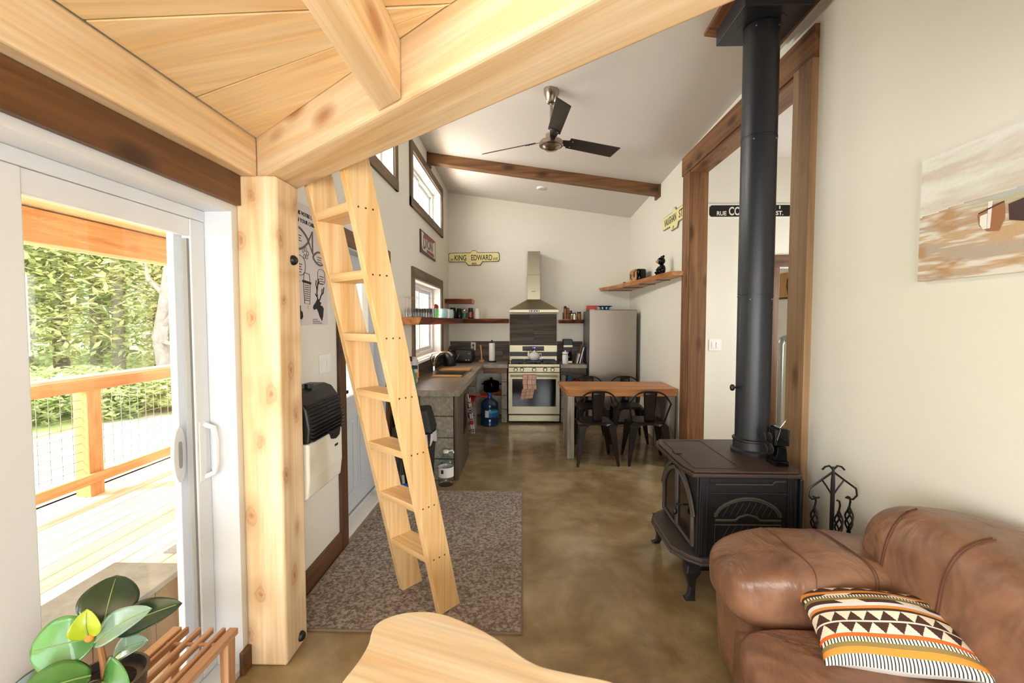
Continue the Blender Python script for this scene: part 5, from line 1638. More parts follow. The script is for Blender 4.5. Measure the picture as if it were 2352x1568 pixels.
# stitched seams
def arm_pt(x, t):
    # surface of the arm pillow at position x, angle t (0 = top)
    y = 1.785 + .20 * spow(math.sin(t), .5) * .99
    zz = .515 + .128 * spow(math.cos(t), .48)
    return wr((x, y + .03 * (zz - .5), zz - .03 * ((x - 1.16) / .38) ** 2 + .009), .005)
for xs in (1.03, 1.235, 1.245):
    MB().tube([arm_pt(xs + .012 * math.sin(k * .3), -1.45 + k * .14) for k in range(20)], .0028, 5).build('seam', 'stitch', SF, smooth=True)
for yc_, ylist in ((1.345, (1.66, 1.648, 1.42, 1.408, 1.12)), (.36, (.62, .36, .1))):
    for yy in ylist:
        pts = []
        for k in range(22):
            p_ = -1.2 + k * .125
            cw = max(math.cos(p_), 0.02)
            sv = min(1, abs(yy - yc_) / (BRY * cw ** .62))
            if sv > .97: continue
            kx = max(0, 1 - sv ** (2 / .58)) ** (.58 / 2)
            x = BX - BRX * spow(math.cos(p_), .62) * kx - .001
            pts.append(backf((x, yy, BZ + (BRZ + .001) * spow(math.sin(p_), .62))))
        if len(pts) > 2: MB().tube(pts, .0025, 5).build('seam', 'stitch', SF, smooth=True)
for x_ in (.92, 1.5):
    for y_ in (-.35, 1.8): MB().cyl((x_, y_, 0), (x_, y_, .05), .025, n=12).build('foot', 'black', SF)

# patterned cushion
BR, CR, OR_, OL, WH, BK, RO = srgb('#4a2c22'), srgb('#efe3cd'), srgb('#e0903a'), srgb('#8d7a45'), srgb('#e9e8ec'), srgb('#33363c'), srgb('#ea6a2c')
def tri(u, v, n_, up):
    t = (u * n_) % 1.0
    h_ = 1 - abs(2 * t - 1)
    return (v < h_) if up else (1 - v < h_)
def cushion_col(u, v):
    # v: 0 at the front edge, 1 at the back edge
    B = [(.00, .05, 'tick'), (.05, .10, OR_), (.10, .14, OL), (.14, .185, 'tick'), (.185, .225, RO), (.225, .345, 'tridn'), (.345, .365, CR), (.365, .485, 'triup'), (.485, .52, BR), (.52, .56, OR_),
         (.56, .61, WH), (.61, .66, 'step'), (.66, .70, OL), (.70, .74, 'tick'), (.74, .775, 'step2'), (.775, .82, OR_), (.82, .855, BR), (.855, .94, 'triup2'), (.94, 1.01, 'tick2')]
    for a, b, k in B:
        if a <= v < b:
            t = (v - a) / (b - a)
            if isinstance(k, tuple): return k
            if k in ('tick', 'tick2'): return BK if (u * 46) % 1 < .42 else CR
            if k == 'tridn': return BR if tri(u + .5 / 9, t, 9, False) else CR
            if k == 'triup': return BR if tri(u, t, 9, True) else CR
            if k == 'triup2': return BR if tri(u, t, 8, True) else CR
            if k == 'step': return BR if ((u + t * .05) * 2.4) % 1 < .62 else CR
            if k == 'step2': return BR if ((u - t * .05) * 2.2 + .3) % 1 < .6 else CR
    return CR
cu = thing('throw_pillow', 'cream pillow with brown and orange geometric stripes on the sofa', 'pillow', (1.2, 1.45, .47))
cA, cB, cC, cD = Vector((.905, 1.345, .492)), Vector((1.30, 1.225, .535)), Vector((1.375, 1.505, .605)), Vector((.985, 1.655, .548))
cn_ = (cB - cA).cross(cD - cA).normalized()
def pillow(sign):
    def f(u, v):
        pinch = 1 - .10 * (4 * u * (1 - u)) * 0
        eu, ev = 4 * u * (1 - u), 4 * v * (1 - v)
        uu = .5 + (u - .5) * (1 - .07 * ev)
        vv = .5 + (v - .5) * (1 - .09 * eu)
        p_ = cA * (1 - uu) * (1 - vv) + cB * uu * (1 - vv) + cC * uu * vv + cD * (1 - uu) * vv
        h_ = .075 * (max(eu * ev, 0)) ** .42
        return tuple(p_ + cn_ * (h_ * sign + .004 * math.sin(9 * u + 4 * v)))
    return f
colorgrid('printed_cover', pillow(1), 230, 150, cushion_col, cu, .9)
MB().surf(pillow(-.8), 30, 20).build('back_cover', 'paper', cu, smooth='all')

# ================================================================ coffee table
ct = thing('coffee_table', 'pale live-edge slab coffee table in the foreground', 'coffee table', (-.15, .95, 0))
edge = [(-.547, 1.294), (-.525, 1.377), (-.517, 1.465), (-.532, 1.53), (-.525, 1.575), (-.476, 1.614), (-.43, 1.632), (-.36, 1.640), (-.29, 1.625), (-.224, 1.591), (-.157, 1.551), (-.105, 1.513), (-.062, 1.477), (-.003, 1.419), (.03, 1.394), (.065, 1.375), (.157, 1.351), (.234, 1.335), (.283, 1.317), (.36, 1.26), (.42, 1.15), (.40, 1.0), (.43, .8), (.40, .55), (.30, .35), (.05, .28), (-.25, .30), (-.45, .38), (-.53, .6), (-.50, .85), (-.56, 1.1)]
def smooth_poly(p, it=2):
    for _ in range(it):
        q = []
        for i in range(len(p)):
            a, b = p[i], p[(i + 1) % len(p)]
            q += [(a[0] * .75 + b[0] * .25, a[1] * .75 + b[1] * .25), (a[0] * .25 + b[0] * .75, a[1] * .25 + b[1] * .75)]
        p = q
    return p
edge = smooth_poly(edge)
MB().prism(edge[::-1], 'z', .392, .45).build('slab', 'maple_x', ct, .010, rz=math.radians(-20), at=(-.1, .9, .392), seg=3)
for x_, y_ in ((-.35, 1.3), (.15, 1.1), (-.38, .55), (.2, .55)):
    MB().cyl((x_ * 1.1, y_ * 1.02, 0), (x_, y_, .3925), .022, .03).build('leg', 'maple_z', ct, smooth=True)

# ================================================================ slatted rack and plant
RK = thing('slatted_stand', 'small slatted wooden stand by the sliding door', 'plant stand', (-1.1, 1.1, 0))
RX0, RX1, RY0, RY1, RZ = -1.212, -.984, .62, 1.50, .47
for k in range(6):
    x = RX0 + (RX1 - RX0 - (.03 if k in (0, 5) else .012)) * k / 5
    w = .03 if k in (0, 5) else .012
    bx('slat', 'walnut_y', RK, x, x + w, RY0, RY1, RZ - .022, RZ, .002)
for y in (RY0 + .06, 1.05, RY1 - .07): MB().cyl((RX0 + .01, y, RZ - .012), (RX1 - .01, y, RZ - .012), .006, n=10).build('dowel', 'walnut_x', RK, smooth=True)
for x in (RX0 + .001, RX1 - .031):
    for y in (RY0 + .02, RY1 - .055): MB().hexa([(x + .004, y, 0), (x + .026, y, 0), (x + .026, y + .03, 0), (x + .004, y + .03, 0), (x, y, RZ - .022), (x + .03, y, RZ - .022), (x + .03, y + .04, RZ - .022), (x, y + .04, RZ - .022)]).build('leg', 'walnut_z', RK, .002)
for x in (RX0 + .004, RX1 - .026): bx('stretcher', 'walnut_y', RK, x, x + .018, RY0 + .04, RY1 - .04, .17, .19, .002)
for k in range(5): bx('shelf_slat', 'walnut_y', RK, RX0 + .03 + k * .036, RX0 + .045 + k * .036, RY0 + .03, RY1 - .03, .19, .202, .002)

PLX, PLY = -1.10, 1.13
pl = thing('rubber_plant', 'rubber plant with broad glossy leaves on the slatted stand', 'potted plant', (PLX, PLY, RZ))
MB().lathe([(.06, 0), (.075, .01), (.088, .11), (.092, .12), (.085, .12), (.08, .10)], (PLX, PLY, RZ + .0005), 28, cap=True).build('pot', 'pot', pl, smooth=True)
MB().lathe([(.08, .098), (.04, .104), (.001, .106)], (PLX, PLY, RZ), 20).build('soil', 'soil', pl, smooth=True)
MB().tube([(PLX, PLY, RZ + .10), (PLX - .005, PLY, RZ + .16), (PLX - .02, PLY + .005, RZ + .22), (PLX - .035, PLY, RZ + .265)], [.009, .008, .007, .005], 8).build('stem', 'stem', pl, smooth=True)
def leafm(base, tip, width, facing, m, cup=.25, droop=.1, name='leaf'):
    base, tip, fc = Vector(base), Vector(tip), Vector(facing)
    ax = tip - base
    L = ax.length
    ax.normalize()
    sd = ax.cross(fc).normalized()
    nn = sd.cross(ax).normalized()
    def f(u, v):
        t = v
        w = width * (max(math.sin(math.pi * min(1, t * .97 + .03)), 0) ** .62) * (1.0 - .18 * t)
        s = 2 * u - 1
        return tuple(base + ax * (L * t) + sd * (s * w) + nn * (cup * w * abs(s) ** 1.5 - droop * L * t * t + .012 * math.sin(math.pi * t)) )
    o = MB().surf(f, 10, 16).build(name, m, pl, smooth='all')
    so = o.modifiers.new('thickness', 'SOLIDIFY')
    so.thickness = .0018
    MB().tube([tuple(Vector(f(.5, k / 12)) + nn * .0008) for k in range(12)], [.0026 - .00015 * k for k in range(12)], 5).build('midrib', 'midrib', o, smooth=True)
    return o
tz = RZ
toward = (.62, -.75, .35)
leafm((-1.12, 1.13, .700), (-1.275, 1.10, .675), .072, (.55, -.70, .45), 'leaf', .15, .04)
leafm((-1.12, 1.15, .715), (-1.145, 1.22, .815), .072, (.5, -.75, .22), 'leaf_dark', .15, .10)
leafm((-1.128, 1.118, .705), (-1.130, 1.115, .780), .036, (.45, -.85, .3), 'leaf_new', .5, .05)
leafm((-1.115, 1.12, .69), (-.985, 1.135, .775), .040, (.1, -.62, .72), 'leaf_pale', .3, .08)
leafm((-1.09, 1.15, .70), (-.95, 1.20, .750), .045, (.2, -.62, .68), 'leaf_dark', .3, .08)
leafm((-1.11, 1.10, .62), (-1.30, 1.04, .60), .055, (.3, -.5, .8), 'leaf_dark', .25, .12)
leafm((-1.10, 1.09, .625), (-1.20, .99, .64), .055, (.3, -.4, .85), 'leaf', .3, .15)
leafm((-1.08, 1.10, .60), (-.985, 1.06, .63), .062, (.5, -.75, .5), 'leaf', .22, .1)
leafm((-1.09, 1.14, .63), (-1.0, 1.14, .685), .036, (.1, -.5, .85), 'leaf_pale', .3, .1)
leafm((-1.09, 1.12, .59), (-1.03, .985, .58), .055, (.4, -.5, .75), 'leaf_dark', .25, .1)
MB().sell((-1.128, 1.118, .705), (.012, .010, .012), 1, 1, 10, 8).build('sheath', 'orange', pl, smooth='all')

# ================================================================ wall heater, switches, poster
wh = thing('wall_heater', 'cream wall heater with a black louvred top behind the post', 'heater', (-1.12, 2.35, .62))
HY0, HY1 = 2.14, 2.545
pr = [(LW, .66), (-1.10, .62), (-1.045, .66), (-1.035, .75), (-1.035, .93), (LW, .93)]
MB().prism(pr, 'y', HY0, HY1).build('casing', 'heatercream', wh, .012, seg=3)
pr = [(LW, .931), (-1.035, .931), (-1.028, 1.0), (-1.045, 1.10), (-1.09, 1.165), (-1.13, 1.18), (LW, 1.18)]
gb = MB().prism(pr, 'y', HY0, HY1).build('grille_body', 'black', wh, .008)
for k in range(10):
    z = .945 + k * .019
    x = -1.028 if z < 1.0 else -1.028 - (z - 1.0) * .25
    for (a, b) in ((HY0 + .01, HY0 + .19), (HY0 + .205, HY1 - .01)):
        MB().hexa([(x - .02, a, z), (x + .014, a, z - .004), (x + .014, b, z - .004), (x - .02, b, z), (x - .02, a, z + .006), (x + .014, a, z + .002), (x + .014, b, z + .002), (x - .02, b, z + .006)]).build('louvre', 'black', gb)
MB().prism([(HY0 + .23, .935), (HY0 + .36, .935), (HY0 + .34, .895), (HY0 + .295, .885), (HY0 + .25, .895)], 'x', -1.04, -1.022).build('grille_tongue', 'black', gb, .006)
MB().cyl((-1.12, HY0 + .19, 1.178), (-1.12, HY0 + .19, 1.20), .022).build('knob', 'black', wh, smooth=True)
bx('badge', 'blackmetal', wh, -1.036, -1.033, HY0 + .30, HY0 + .34, .84, .852)
MB().tube([(-1.2, 2.16, .64), (-1.2, 2.15, .57), (-1.21, 2.13, .52)], .007, 6).build('gas_pipe', 'black', wh, smooth=True)
sw = thing('light_switch', 'white double light switch above the wall heater', 'switch', (LW, 2.75, 1.2))
bx('plate', 'white', sw, LW, LW + .006, 2.67, 2.825, 1.205, 1.325, .003)
for a in (2.70, 2.765): bx('rocker', 'white', sw, LW + .006, LW + .011, a, a + .035, 1.235, 1.30, .003)
sw = thing('light_switch', 'white double light switch on the hall wall', 'switch', (2.06, 4.949, 1.2))
bx('plate', 'white', sw, 1.995, 2.125, 4.943, 4.949, 1.205, 1.33, .003)
for a in (2.02, 2.07): bx('rocker', 'white', sw, a, a + .033, 4.938, 4.943, 1.235, 1.30, .003)

po = thing('poster', 'printed cabin rules poster with fish, deer and bins on the left wall', 'poster', (LW, 2.5, 1.5))
PXp = LW + .002
bx('sheet', 'poster', po, LW, PXp, 2.17, 2.80, 1.502, 2.17)
PR, PU = (0, 1, 0), (0, 0, 1)
def flat(name, pts, m, x=PXp, t=.0012): return MB().prism(pts, 'x', x, x + t).build(name, m, po)
def line(name, pts, m, r=.003, closed=True): return MB().tube([(PXp + .001, a, b) for a, b in pts], r, 5, closed=closed).build(name, m, po)
text('title', 'BIENVENUE DANS VOTRE CABINE !', 'posterink', po, (PXp + .001, 2.47, 2.115), PR, PU, .022, .5)
text('title', 'WELCOME IN YOUR CABIN !', 'posterink', po, (PXp + .001, 2.47, 2.075), PR, PU, .022, .42)
def fish(cy, cz_, s):
    p_ = []
    for k in range(25):
        t = k / 24
        p_.append((cy - s + 2 * s * t, cz_ + .42 * s * math.sin(math.pi * t) ** .8 + .02 * s))
    up_ = p_ + [(cy + s * 1.35, cz_ - .45 * s)]
    dn = [(a, 2 * cz_ - b) for a, b in p_] + [(cy + s * 1.35, cz_ + .45 * s)]
    line('fish_outline', up_ + dn[::-1], 'posterpink', .006)
fish(2.42, 1.975, .14)
fish(2.70, 1.895, .085)
for a, b in ((2.50, 1.915), (2.53, 1.925), (2.55, 1.905), (2.54, 1.885), (2.515, 1.885)): line('paw_mark', [(a + .011 * math.cos(t * .7), b + .013 * math.sin(t * .7)) for t in range(9)], 'posterink', .0012)
def blob(cy, cz_, ry, rz_, nm='bear_outline'): line(nm, [(cy + ry * spow(math.cos(t * .314), .7), cz_ + rz_ * spow(math.sin(t * .314), .7)) for t in range(20)], 'posterink', .0015)
blob(2.43, 1.83, .09, .055)
blob(2.72, 1.79, .05, .045, 'paw_outline')
for cy in (2.40, 2.535):
    line('bin_outline', [(cy - .03, 1.625), (cy + .03, 1.62), (cy + .04, 1.735), (cy - .04, 1.74)], 'posterink', .0018)
    flat('bin_lid', [(cy - .052, 1.74), (cy + .052, 1.735), (cy + .052, 1.747), (cy - .052, 1.752)], 'posterink')
    line('bin_hood', [(cy - .038, 1.752), (cy + .038, 1.747), (cy + .03, 1.79), (cy - .03, 1.795)], 'posterink', .0018)
    for k in range(8): flat('text_line', [(cy - .024, 1.725 - k * .012), (cy + .026, 1.723 - k * .012), (cy + .026, 1.727 - k * .012), (cy - .024, 1.729 - k * .012)], 'posterink')
for (cy, cz_, w, n_) in ((2.42, 1.99, .13, 3), (2.43, 1.835, .11, 4), (2.70, 1.90, .06, 3), (2.725, 1.79, .06, 4)):
    for k in range(n_): flat('text_line', [(cy - w / 2, cz_ - k * .014), (cy + w / 2 - .01 * (k % 2), cz_ - k * .014 - .001), (cy + w / 2 - .01 * (k % 2), cz_ - k * .014 + .003), (cy - w / 2, cz_ - k * .014 + .004)], 'posterink')
# deer head
flat('deer_head', [(2.605, 1.60), (2.62, 1.59), (2.65, 1.598), (2.67, 1.58), (2.69, 1.55), (2.72, 1.525), (2.735, 1.555), (2.745, 1.60), (2.73, 1.615), (2.70, 1.62), (2.715, 1.635), (2.695, 1.64), (2.685, 1.655), (2.66, 1.655), (2.64, 1.635), (2.61, 1.615)], 'posterink')
for pts, r in (([(2.665, 1.65), (2.655, 1.69), (2.665, 1.73), (2.68, 1.775)], .004), ([(2.66, 1.70), (2.645, 1.74), (2.65, 1.765)], .003), ([(2.69, 1.65), (2.71, 1.68), (2.74, 1.695), (2.75, 1.73)], .004), ([(2.72, 1.685), (2.725, 1.72)], .003), ([(2.668, 1.735), (2.69, 1.76)], .0025), ([(2.652, 1.67), (2.635, 1.685)], .003)):
    line('antler', pts, 'posterink', r, False)
flat('cloud', [(2.38, 1.545), (2.47, 1.535), (2.485, 1.55), (2.48, 1.575), (2.46, 1.585), (2.46, 1.61), (2.43, 1.615), (2.42, 1.65), (2.39, 1.655), (2.36, 1.63), (2.34, 1.58), (2.36, 1.55)], 'posterink')
flat('bolt_mark', [(2.44, 1.505), (2.455, 1.525), (2.445, 1.527), (2.46, 1.545 - .012), (2.43, 1.525), (2.44, 1.522)], 'posterink')
MB().cyl((PXp, 2.545, 1.605), (PXp + .0012, 2.545, 1.605), .012, n=12).build('sun_mark', 'posteryellow', po)
for k in range(3): flat('text_line', [(2.60, 1.535 - k * .011), (2.66 + .03 * k, 1.534 - k * .011), (2.66 + .03 * k, 1.537 - k * .011), (2.60, 1.538 - k * .011)], 'posterink')

# ================================================================ signs
def street_sign(name, label, c_, right, up, w, hb, border, face, ink, words, tab, tilt=0.0):
    """plate with a small crest above and a tab below, built in the plane (right, up)"""
    s = thing(name, label, 'sign', c_)
    R0, U0 = Vector(right), Vector(up)
    R = (R0 * math.cos(tilt) + U0 * math.sin(tilt))
    U = (U0 * math.cos(tilt) - R0 * math.sin(tilt))
    N = R.cross(U)
    C = Vector(c_)
    def outline(d):
        h2, w2 = hb / 2 - d, w / 2 - d
        r = .018
        return [(-w2, -h2 + r), (-w2 + r, -h2), (-tab - .02 + d * .3, -h2), (-tab + .02 + d, -h2 - .058 + d * .2), (tab - .02 - d, -h2 - .058 + d * .2), (tab + .02 - d * .3, -h2), (w2 - r, -h2), (w2, -h2 + r), (w2, h2 - r), (w2 - r, h2), (.06 - d * .3, h2), (.025, h2 + .036), (-.025, h2 + .036), (-.06 + d * .3, h2), (-w2 + r, h2), (-w2, h2 - r)]
    def plate(nm, d, t0, t1, m):
        p_ = outline(d)
        n_ = len(p_)
        vs = [tuple(C + R * a + U * b + N * t0) for a, b in p_] + [tuple(C + R * a + U * b + N * t1) for a, b in p_]
        MB().add(vs, [tuple(range(n_))[::-1], tuple(range(n_, 2 * n_))] + [(i, (i + 1) % n_, n_ + (i + 1) % n_, n_ + i) for i in range(n_)]).build(nm, m, s)
    plate('border', 0, 0.002, .016, border)
    plate('face', .008, .016, .018, face)
    for wd, (a, b), hh, ww in words:
        text('lettering', wd, ink, s, tuple(C + R * a + U * b + N * .0185), R, U, hh, ww, .01)
    return s
street_sign('street_sign', 'cream street sign reading King Edward on the kitchen wall', (-.805, FW, 2.555), (1, 0, 0), (0, 0, 1), .82, .15, 'sign_ink', 'cream_sign', 'sign_ink',
            [('AV', (-.355, -.035), .045, .05), ('KING', (-.22, -.008), .088, .19), ('EDWARD', (.125, -.008), .088, .34), ('AVE', (.345, -.03), .045, .075), ('485', (.0, -.103), .034, .08)], .12, .012)
street_sign('street_sign', 'cream street sign reading Vaughan St on the right wall', (RW, 5.20, 2.685), (0, -1, 0), (0, 0, 1), .83, .15, 'signgrey', 'cream_sign', 'sign_ink',
            [('VAUGHAN', (-.14, 0), .085, .42), ('ST', (.22, 0), .085, .12), ('27', (-.02, -.103), .03, .05)], .12, 0.0)
s = thing('street_sign', 'black street sign with white letters behind the stove pipe', 'sign', (2.3, 4.95, 2.7))
bx('plate', 'sign_white', s, 1.86, 2.835, 4.935, 4.949, 2.615, 2.765, .003)
bx('bracket', 'galv', s, 1.86, 1.90, 4.928, 4.935, 2.615, 2.765, .002)
for z in (2.635, 2.745): MB().cyl((1.905, 4.935, z), (1.905, 4.928, z), .008, n=10).build('bolt', 'sign_white', s)
MB().prism([(1.965 + .02, 2.63), (2.82 - .02, 2.63), (2.82, 2.65), (2.82, 2.73), (2.80, 2.75), (1.985, 2.75), (1.965, 2.73), (1.965, 2.65)], 'y', 4.9335, 4.935).build('field', 'sign_ink', s)
text('lettering', 'RUE', 'sign_white', s, (2.095, 4.933, 2.665), (1, 0, 0), (0, 0, 1), .045, .10, .02)
text('lettering', 'CORNWALL', 'sign_white', s, (2.40, 4.933, 2.688), (1, 0, 0), (0, 0, 1), .09, .46, .02)
text('lettering', 'ST.', 'sign_white', s, (2.70, 4.933, 2.665), (1, 0, 0), (0, 0, 1), .045, .075, .02)
text('lettering', '1', 'sign_white', s, (2.70, 4.933, 2.725), (1, 0, 0), (0, 0, 1), .032, .012, .02)
# plate on the left wall
s = thing('wall_plaque', 'dark framed plaque reading Dion on the left wall', 'sign', (LW, 5.8, 2.46))
bx('board', 'signbrown', s, LW, LW + .014, 5.34, 6.24, 2.335, 2.605, .003)
MB().prism([(5.39, 2.43), (5.45, 2.375), (6.20, 2.36), (6.20, 2.585), (5.39, 2.585)], 'x', LW + .014, LW + .016).build('panel', 'poster', s)
MB().prism([(5.47, 2.585), (6.15, 2.585), (6.06, 2.55), (5.55, 2.53)], 'x', LW + .016, LW + .0165).build('red_field', 'signred', s)
text('lettering', 'D', 'olive', s, (LW + .017, 5.54, 2.475), (0, 1, 0), (0, 0, 1), .16, .14, .02)
text('lettering', 'ION', 'olive', s, (LW + .017, 5.83, 2.485), (0, 1, 0), (0, 0, 1), .125, .36, .02)
MB().prism([(5.66, 2.40), (6.05, 2.40), (6.05, 2.415), (5.66, 2.415)], 'x', LW + .016, LW + .0165).build('red_band', 'signred', s)
MB().prism([(5.66, 2.375), (6.10, 2.37), (6.10, 2.41), (5.66, 2.412)], 'x', LW + .016, LW + .017).build('red_banner', 'signred', s)

# painting
pa = thing('canvas_painting', 'beach landscape painting on canvas above the sofa', 'painting', (RW, 1.5, 1.69))
PY0, PY1, PZ0, PZ1 = 1.985, 1.0, 1.692, 2.196
bx('canvas', 'paper', pa, RW - .028, RW, PY1, PY0, PZ0, PZ1, .003)
def vn(x, y, s):
    r = random.Random(int(x) * 7919 + int(y) * 104729 + s)
    return r.random()
def noise2(x, y, s=0):
    xi, yi = math.floor(x), math.floor(y)
    fx, fy = x - xi, y - yi
    fx, fy = fx * fx * (3 - 2 * fx), fy * fy * (3 - 2 * fy)
    return (vn(xi, yi, s) * (1 - fx) + vn(xi + 1, yi, s) * fx) * (1 - fy) + (vn(xi, yi + 1, s) * (1 - fx) + vn(xi + 1, yi + 1, s) * fx) * fy
def fbm(x, y, s=0): return .55 * noise2(x, y, s) + .3 * noise2(x * 2.3, y * 2.3, s + 1) + .15 * noise2(x * 5.1, y * 5.1, s + 2)
def mixc(a, b, t):
    t = max(0, min(1, t))
    return tuple(x * (1 - t) + y * t for x, y in zip(a, b))
C1, C2, C3 = srgb('#dfe0d2'), srgb('#cfc2b4'), srgb('#e6e2da')
S1, S2, S3, S4, G1, G2 = srgb('#c3a27c'), srgb('#e0d9cd'), srgb('#b58d64'), srgb('#b3a596'), srgb('#b3b596'), srgb('#b4bcba')
def paint(u, v):
    hz = .50 + .10 * u + .03 * fbm(u * 6, 3, 9)
    n1 = fbm(u * 3 + 1, v * 12, 1)
    if v > hz + .02:
        c_ = mixc(C1, C2, (n1 - .38) * 3)
        return mixc(c_, C3, (fbm(u * 4, v * 9 + 5, 4) - .5) * 3)
    c_ = mixc(S1, S4, (n1 - .35) * 2.4)
    c_ = mixc(c_, S2, (fbm(u * 5, v * 26, 6) - .52) * 6)
    c_ = mixc(c_, S3, (fbm(u * 7 + 3, v * 10, 7) - .60) * 5)
    g_ = max(0, min(1, (v - hz + .08 + .05 * u) * 14)) * max(0, min(1, (u - .12) * 5))
    return mixc(c_, G1 if v < hz - .02 + .02 * n1 else G2, g_ * .85)
colorgrid('paint_layer', lambda u, v: (RW - .0285 - .0015 * fbm(u * 60, v * 40, 3), PY0 + (PY1 - PY0) * u, PZ0 + (PZ1 - PZ0) * v), 170, 110, paint, pa, .6)
def stroke(nm, pts, m, x=RW - .0305): MB().prism([(PY0 + (PY1 - PY0) * a, PZ0 + (PZ1 - PZ0) * b) for a, b in pts], 'x', x - .001, x).build(nm, m, pa)
stroke('boat_hull', [(.25, .44), (.26, .36), (.29, .31), (.33, .30), (.35, .38), (.345, .50), (.30, .49)], 'spice')
stroke('boat_side', [(.36, .47), (.365, .36), (.42, .33), (.50, .35), (.53, .40), (.52, .50), (.44, .50)], 'signbrown', RW - .0308)
stroke('boat_stripe', [(.29, .52), (.305, .52), (.30, .33), (.29, .33)], 'paper', RW - .0312)
stroke('boat_rim', [(.255, .445), (.345, .49), (.345, .50), (.255, .455)], 'signbrown', RW - .0312)
stroke('boat_highlight', [(.262, .43), (.262, .37), (.275, .33), (.288, .33), (.288, .44)], 'paper', RW - .0310)

# ================================================================ corner shelf with figures
cs = thing('corner_shelf', 'live-edge shelf high on the right wall near the kitchen corner', 'shelf', (RW, 6.2, 2.0))
sp_ = [(RW, 4.86), (RW, 7.395), (1.20, 7.395), (1.29, 7.1), (1.37, 6.7), (1.40, 6.3), (1.46, 5.9), (1.50, 5.5), (1.52, 5.15), (1.56, 4.9)]
low_ = [(x + (.03 if x < 1.69 else 0), y) for x, y in sp_]
n_ = len(sp_)
MB().add([(x, y, 2.005) for x, y in low_] + [(x, y, 2.055) for x, y in sp_], [tuple(range(n_)), tuple(range(n_, 2 * n_))[::-1]] + [((i + 1) % n_, i, n_ + i, n_ + (i + 1) % n_) for i in range(n_)]).build('board', 'table_y', cs, .005)
for y, x0 in ((5.35, 1.54), (5.95, 1.49), (6.55, 1.42), (7.2, 1.33)): bx('bracket', 'blackmetal', cs, x0, RW, y, y + .03, 1.999, 2.005)
sz_ = 2.0555
rd = thing('wooden_radio', 'rounded wooden radio with two speaker holes on the corner shelf', 'radio', (1.52, 6.3, sz_))
MB().sell((1.565, 6.28, sz_ + .085), (.07, .175, .085), .3, .45, 40, 20, lambda q: q).build('body', 'blackgloss', rd, smooth='all')
def rface(y, z_):
    return (1.478, y, z_)
MB().prism([(6.28 + .175 * spow(math.cos(k * math.pi / 20), .45), sz_ + .085 + .085 * spow(math.sin(k * math.pi / 20), .4)) for k in range(40)], 'x', 1.482, 1.50).build('front_panel', 'board_y', rd, .004)
for y, z_, r in ((6.19, sz_ + .095, .042), (6.38, sz_ + .085, .038), (6.115, sz_ + .135, .011), (6.30, sz_ + .04, .011)):
    MB().cyl((1.476, y, z_), (1.483, y, z_), r, n=20).build('speaker_hole', 'blackmetal', rd)
tag(MB().sell((1.45, 6.62, sz_ + .016), (.02, .02, .016), .7, .8, 14, 10).build('pine_cone', 'black', smooth='all'), 'tiny black pine cone beside the wooden radio', 'ornament')
bf = thing('bear_figurine', 'seated black bear figurine on the corner shelf', 'figurine', (1.58, 5.3, sz_))
bxc, byc = 1.585, 5.30
def ball(nm, c_, r_, m, e=1.0): return MB().sell(c_, r_, e, e, 20, 12).build(nm, m, bf, smooth='all')
ball('body', (bxc, byc, sz_ + .062), (.042, .045, .062), 'blackgloss')
hdp = ball('head', (bxc - .008, byc + .004, sz_ + .158), (.046, .046, .045), 'blackgloss')
MB().sell((bxc - .048, byc, sz_ + .148), (.02, .02, .018), 1, 1, 14, 10).build('muzzle', 'bear_tan', hdp, smooth='all')
MB().sell((bxc - .067, byc, sz_ + .152), (.006, .007, .005), 1, 1, 10, 8).build('nose', 'black', hdp, smooth='all')
for s in (-1, 1):
    MB().sell((bxc + .006, byc + s * .036, sz_ + .205), (.014, .014, .016), 1, 1, 12, 8).build('ear', 'blackgloss', hdp, smooth='all')
    MB().sell((bxc - .046, byc + s * .016, sz_ + .172), (.004, .005, .005), 1, 1, 8, 6).build('eye', 'bear_tan', hdp, smooth='all')
    MB().tube([(bxc - .005, byc + s * .043, sz_ + .10), (bxc - .03, byc + s * .045, sz_ + .075), (bxc - .05, byc + s * .03, sz_ + .055)], [.016, .015, .013], 10).build('arm', 'blackgloss', bf, smooth=True)
    MB().tube([(bxc - .01, byc + s * .035, sz_ + .02), (bxc - .05, byc + s * .04, sz_ + .018), (bxc - .062, byc + s * .04, sz_ + .04)], [.018, .017, .015], 10).build('leg', 'blackgloss', bf, smooth=True)
MB().sell((bxc - .033, byc, sz_ + .10), (.014, .02, .008), 1, 1, 12, 8).build('bib', 'porcelain', bf, smooth='all')

# hall details
hp = thing('handrail_pipe', 'galvanised pipe handrail in the hall', 'handrail', (2.23, 4.0, 0))
MB().cyl((2.23, 4.0, 0), (2.23, 4.0, 1.34), .021).build('upright', 'galv', hp, smooth=True)
MB().tube([(2.23, 4.0, 1.33), (2.235, 4.0, 1.362), (2.255, 4.0, 1.375), (2.285, 4.0, 1.376)], .028, 12).build('elbow', 'galv', hp, smooth=True)
MB().cyl((2.28, 4.0, 1.376), (2.9, 4.0, 1.376), .014).build('rail', 'galv', hp, smooth=True)
MB().cyl((2.9, 4.0, 0), (2.9, 4.0, 1.39), .021).build('upright', 'galv', hp, smooth=True)
MB().cyl((2.23, 4.0, 0), (2.23, 4.0, .01), .05).cyl((2.9, 4.0, 0), (2.9, 4.0, .01), .05).build('flange', 'galv', hp, smooth=True)
hm = thing('wall_art', 'small wooden picture of a dark animal in the far room', 'picture', (3.6, 6.2, 1.9))
bx('board', 'board_z', hm, 3.775, 3.80, 6.4, 6.85, 1.87, 2.22, .003)
bx('ledge', 'dark_y', hm, 3.765, 3.80, 6.38, 6.87, 1.845, 1.87, .003)
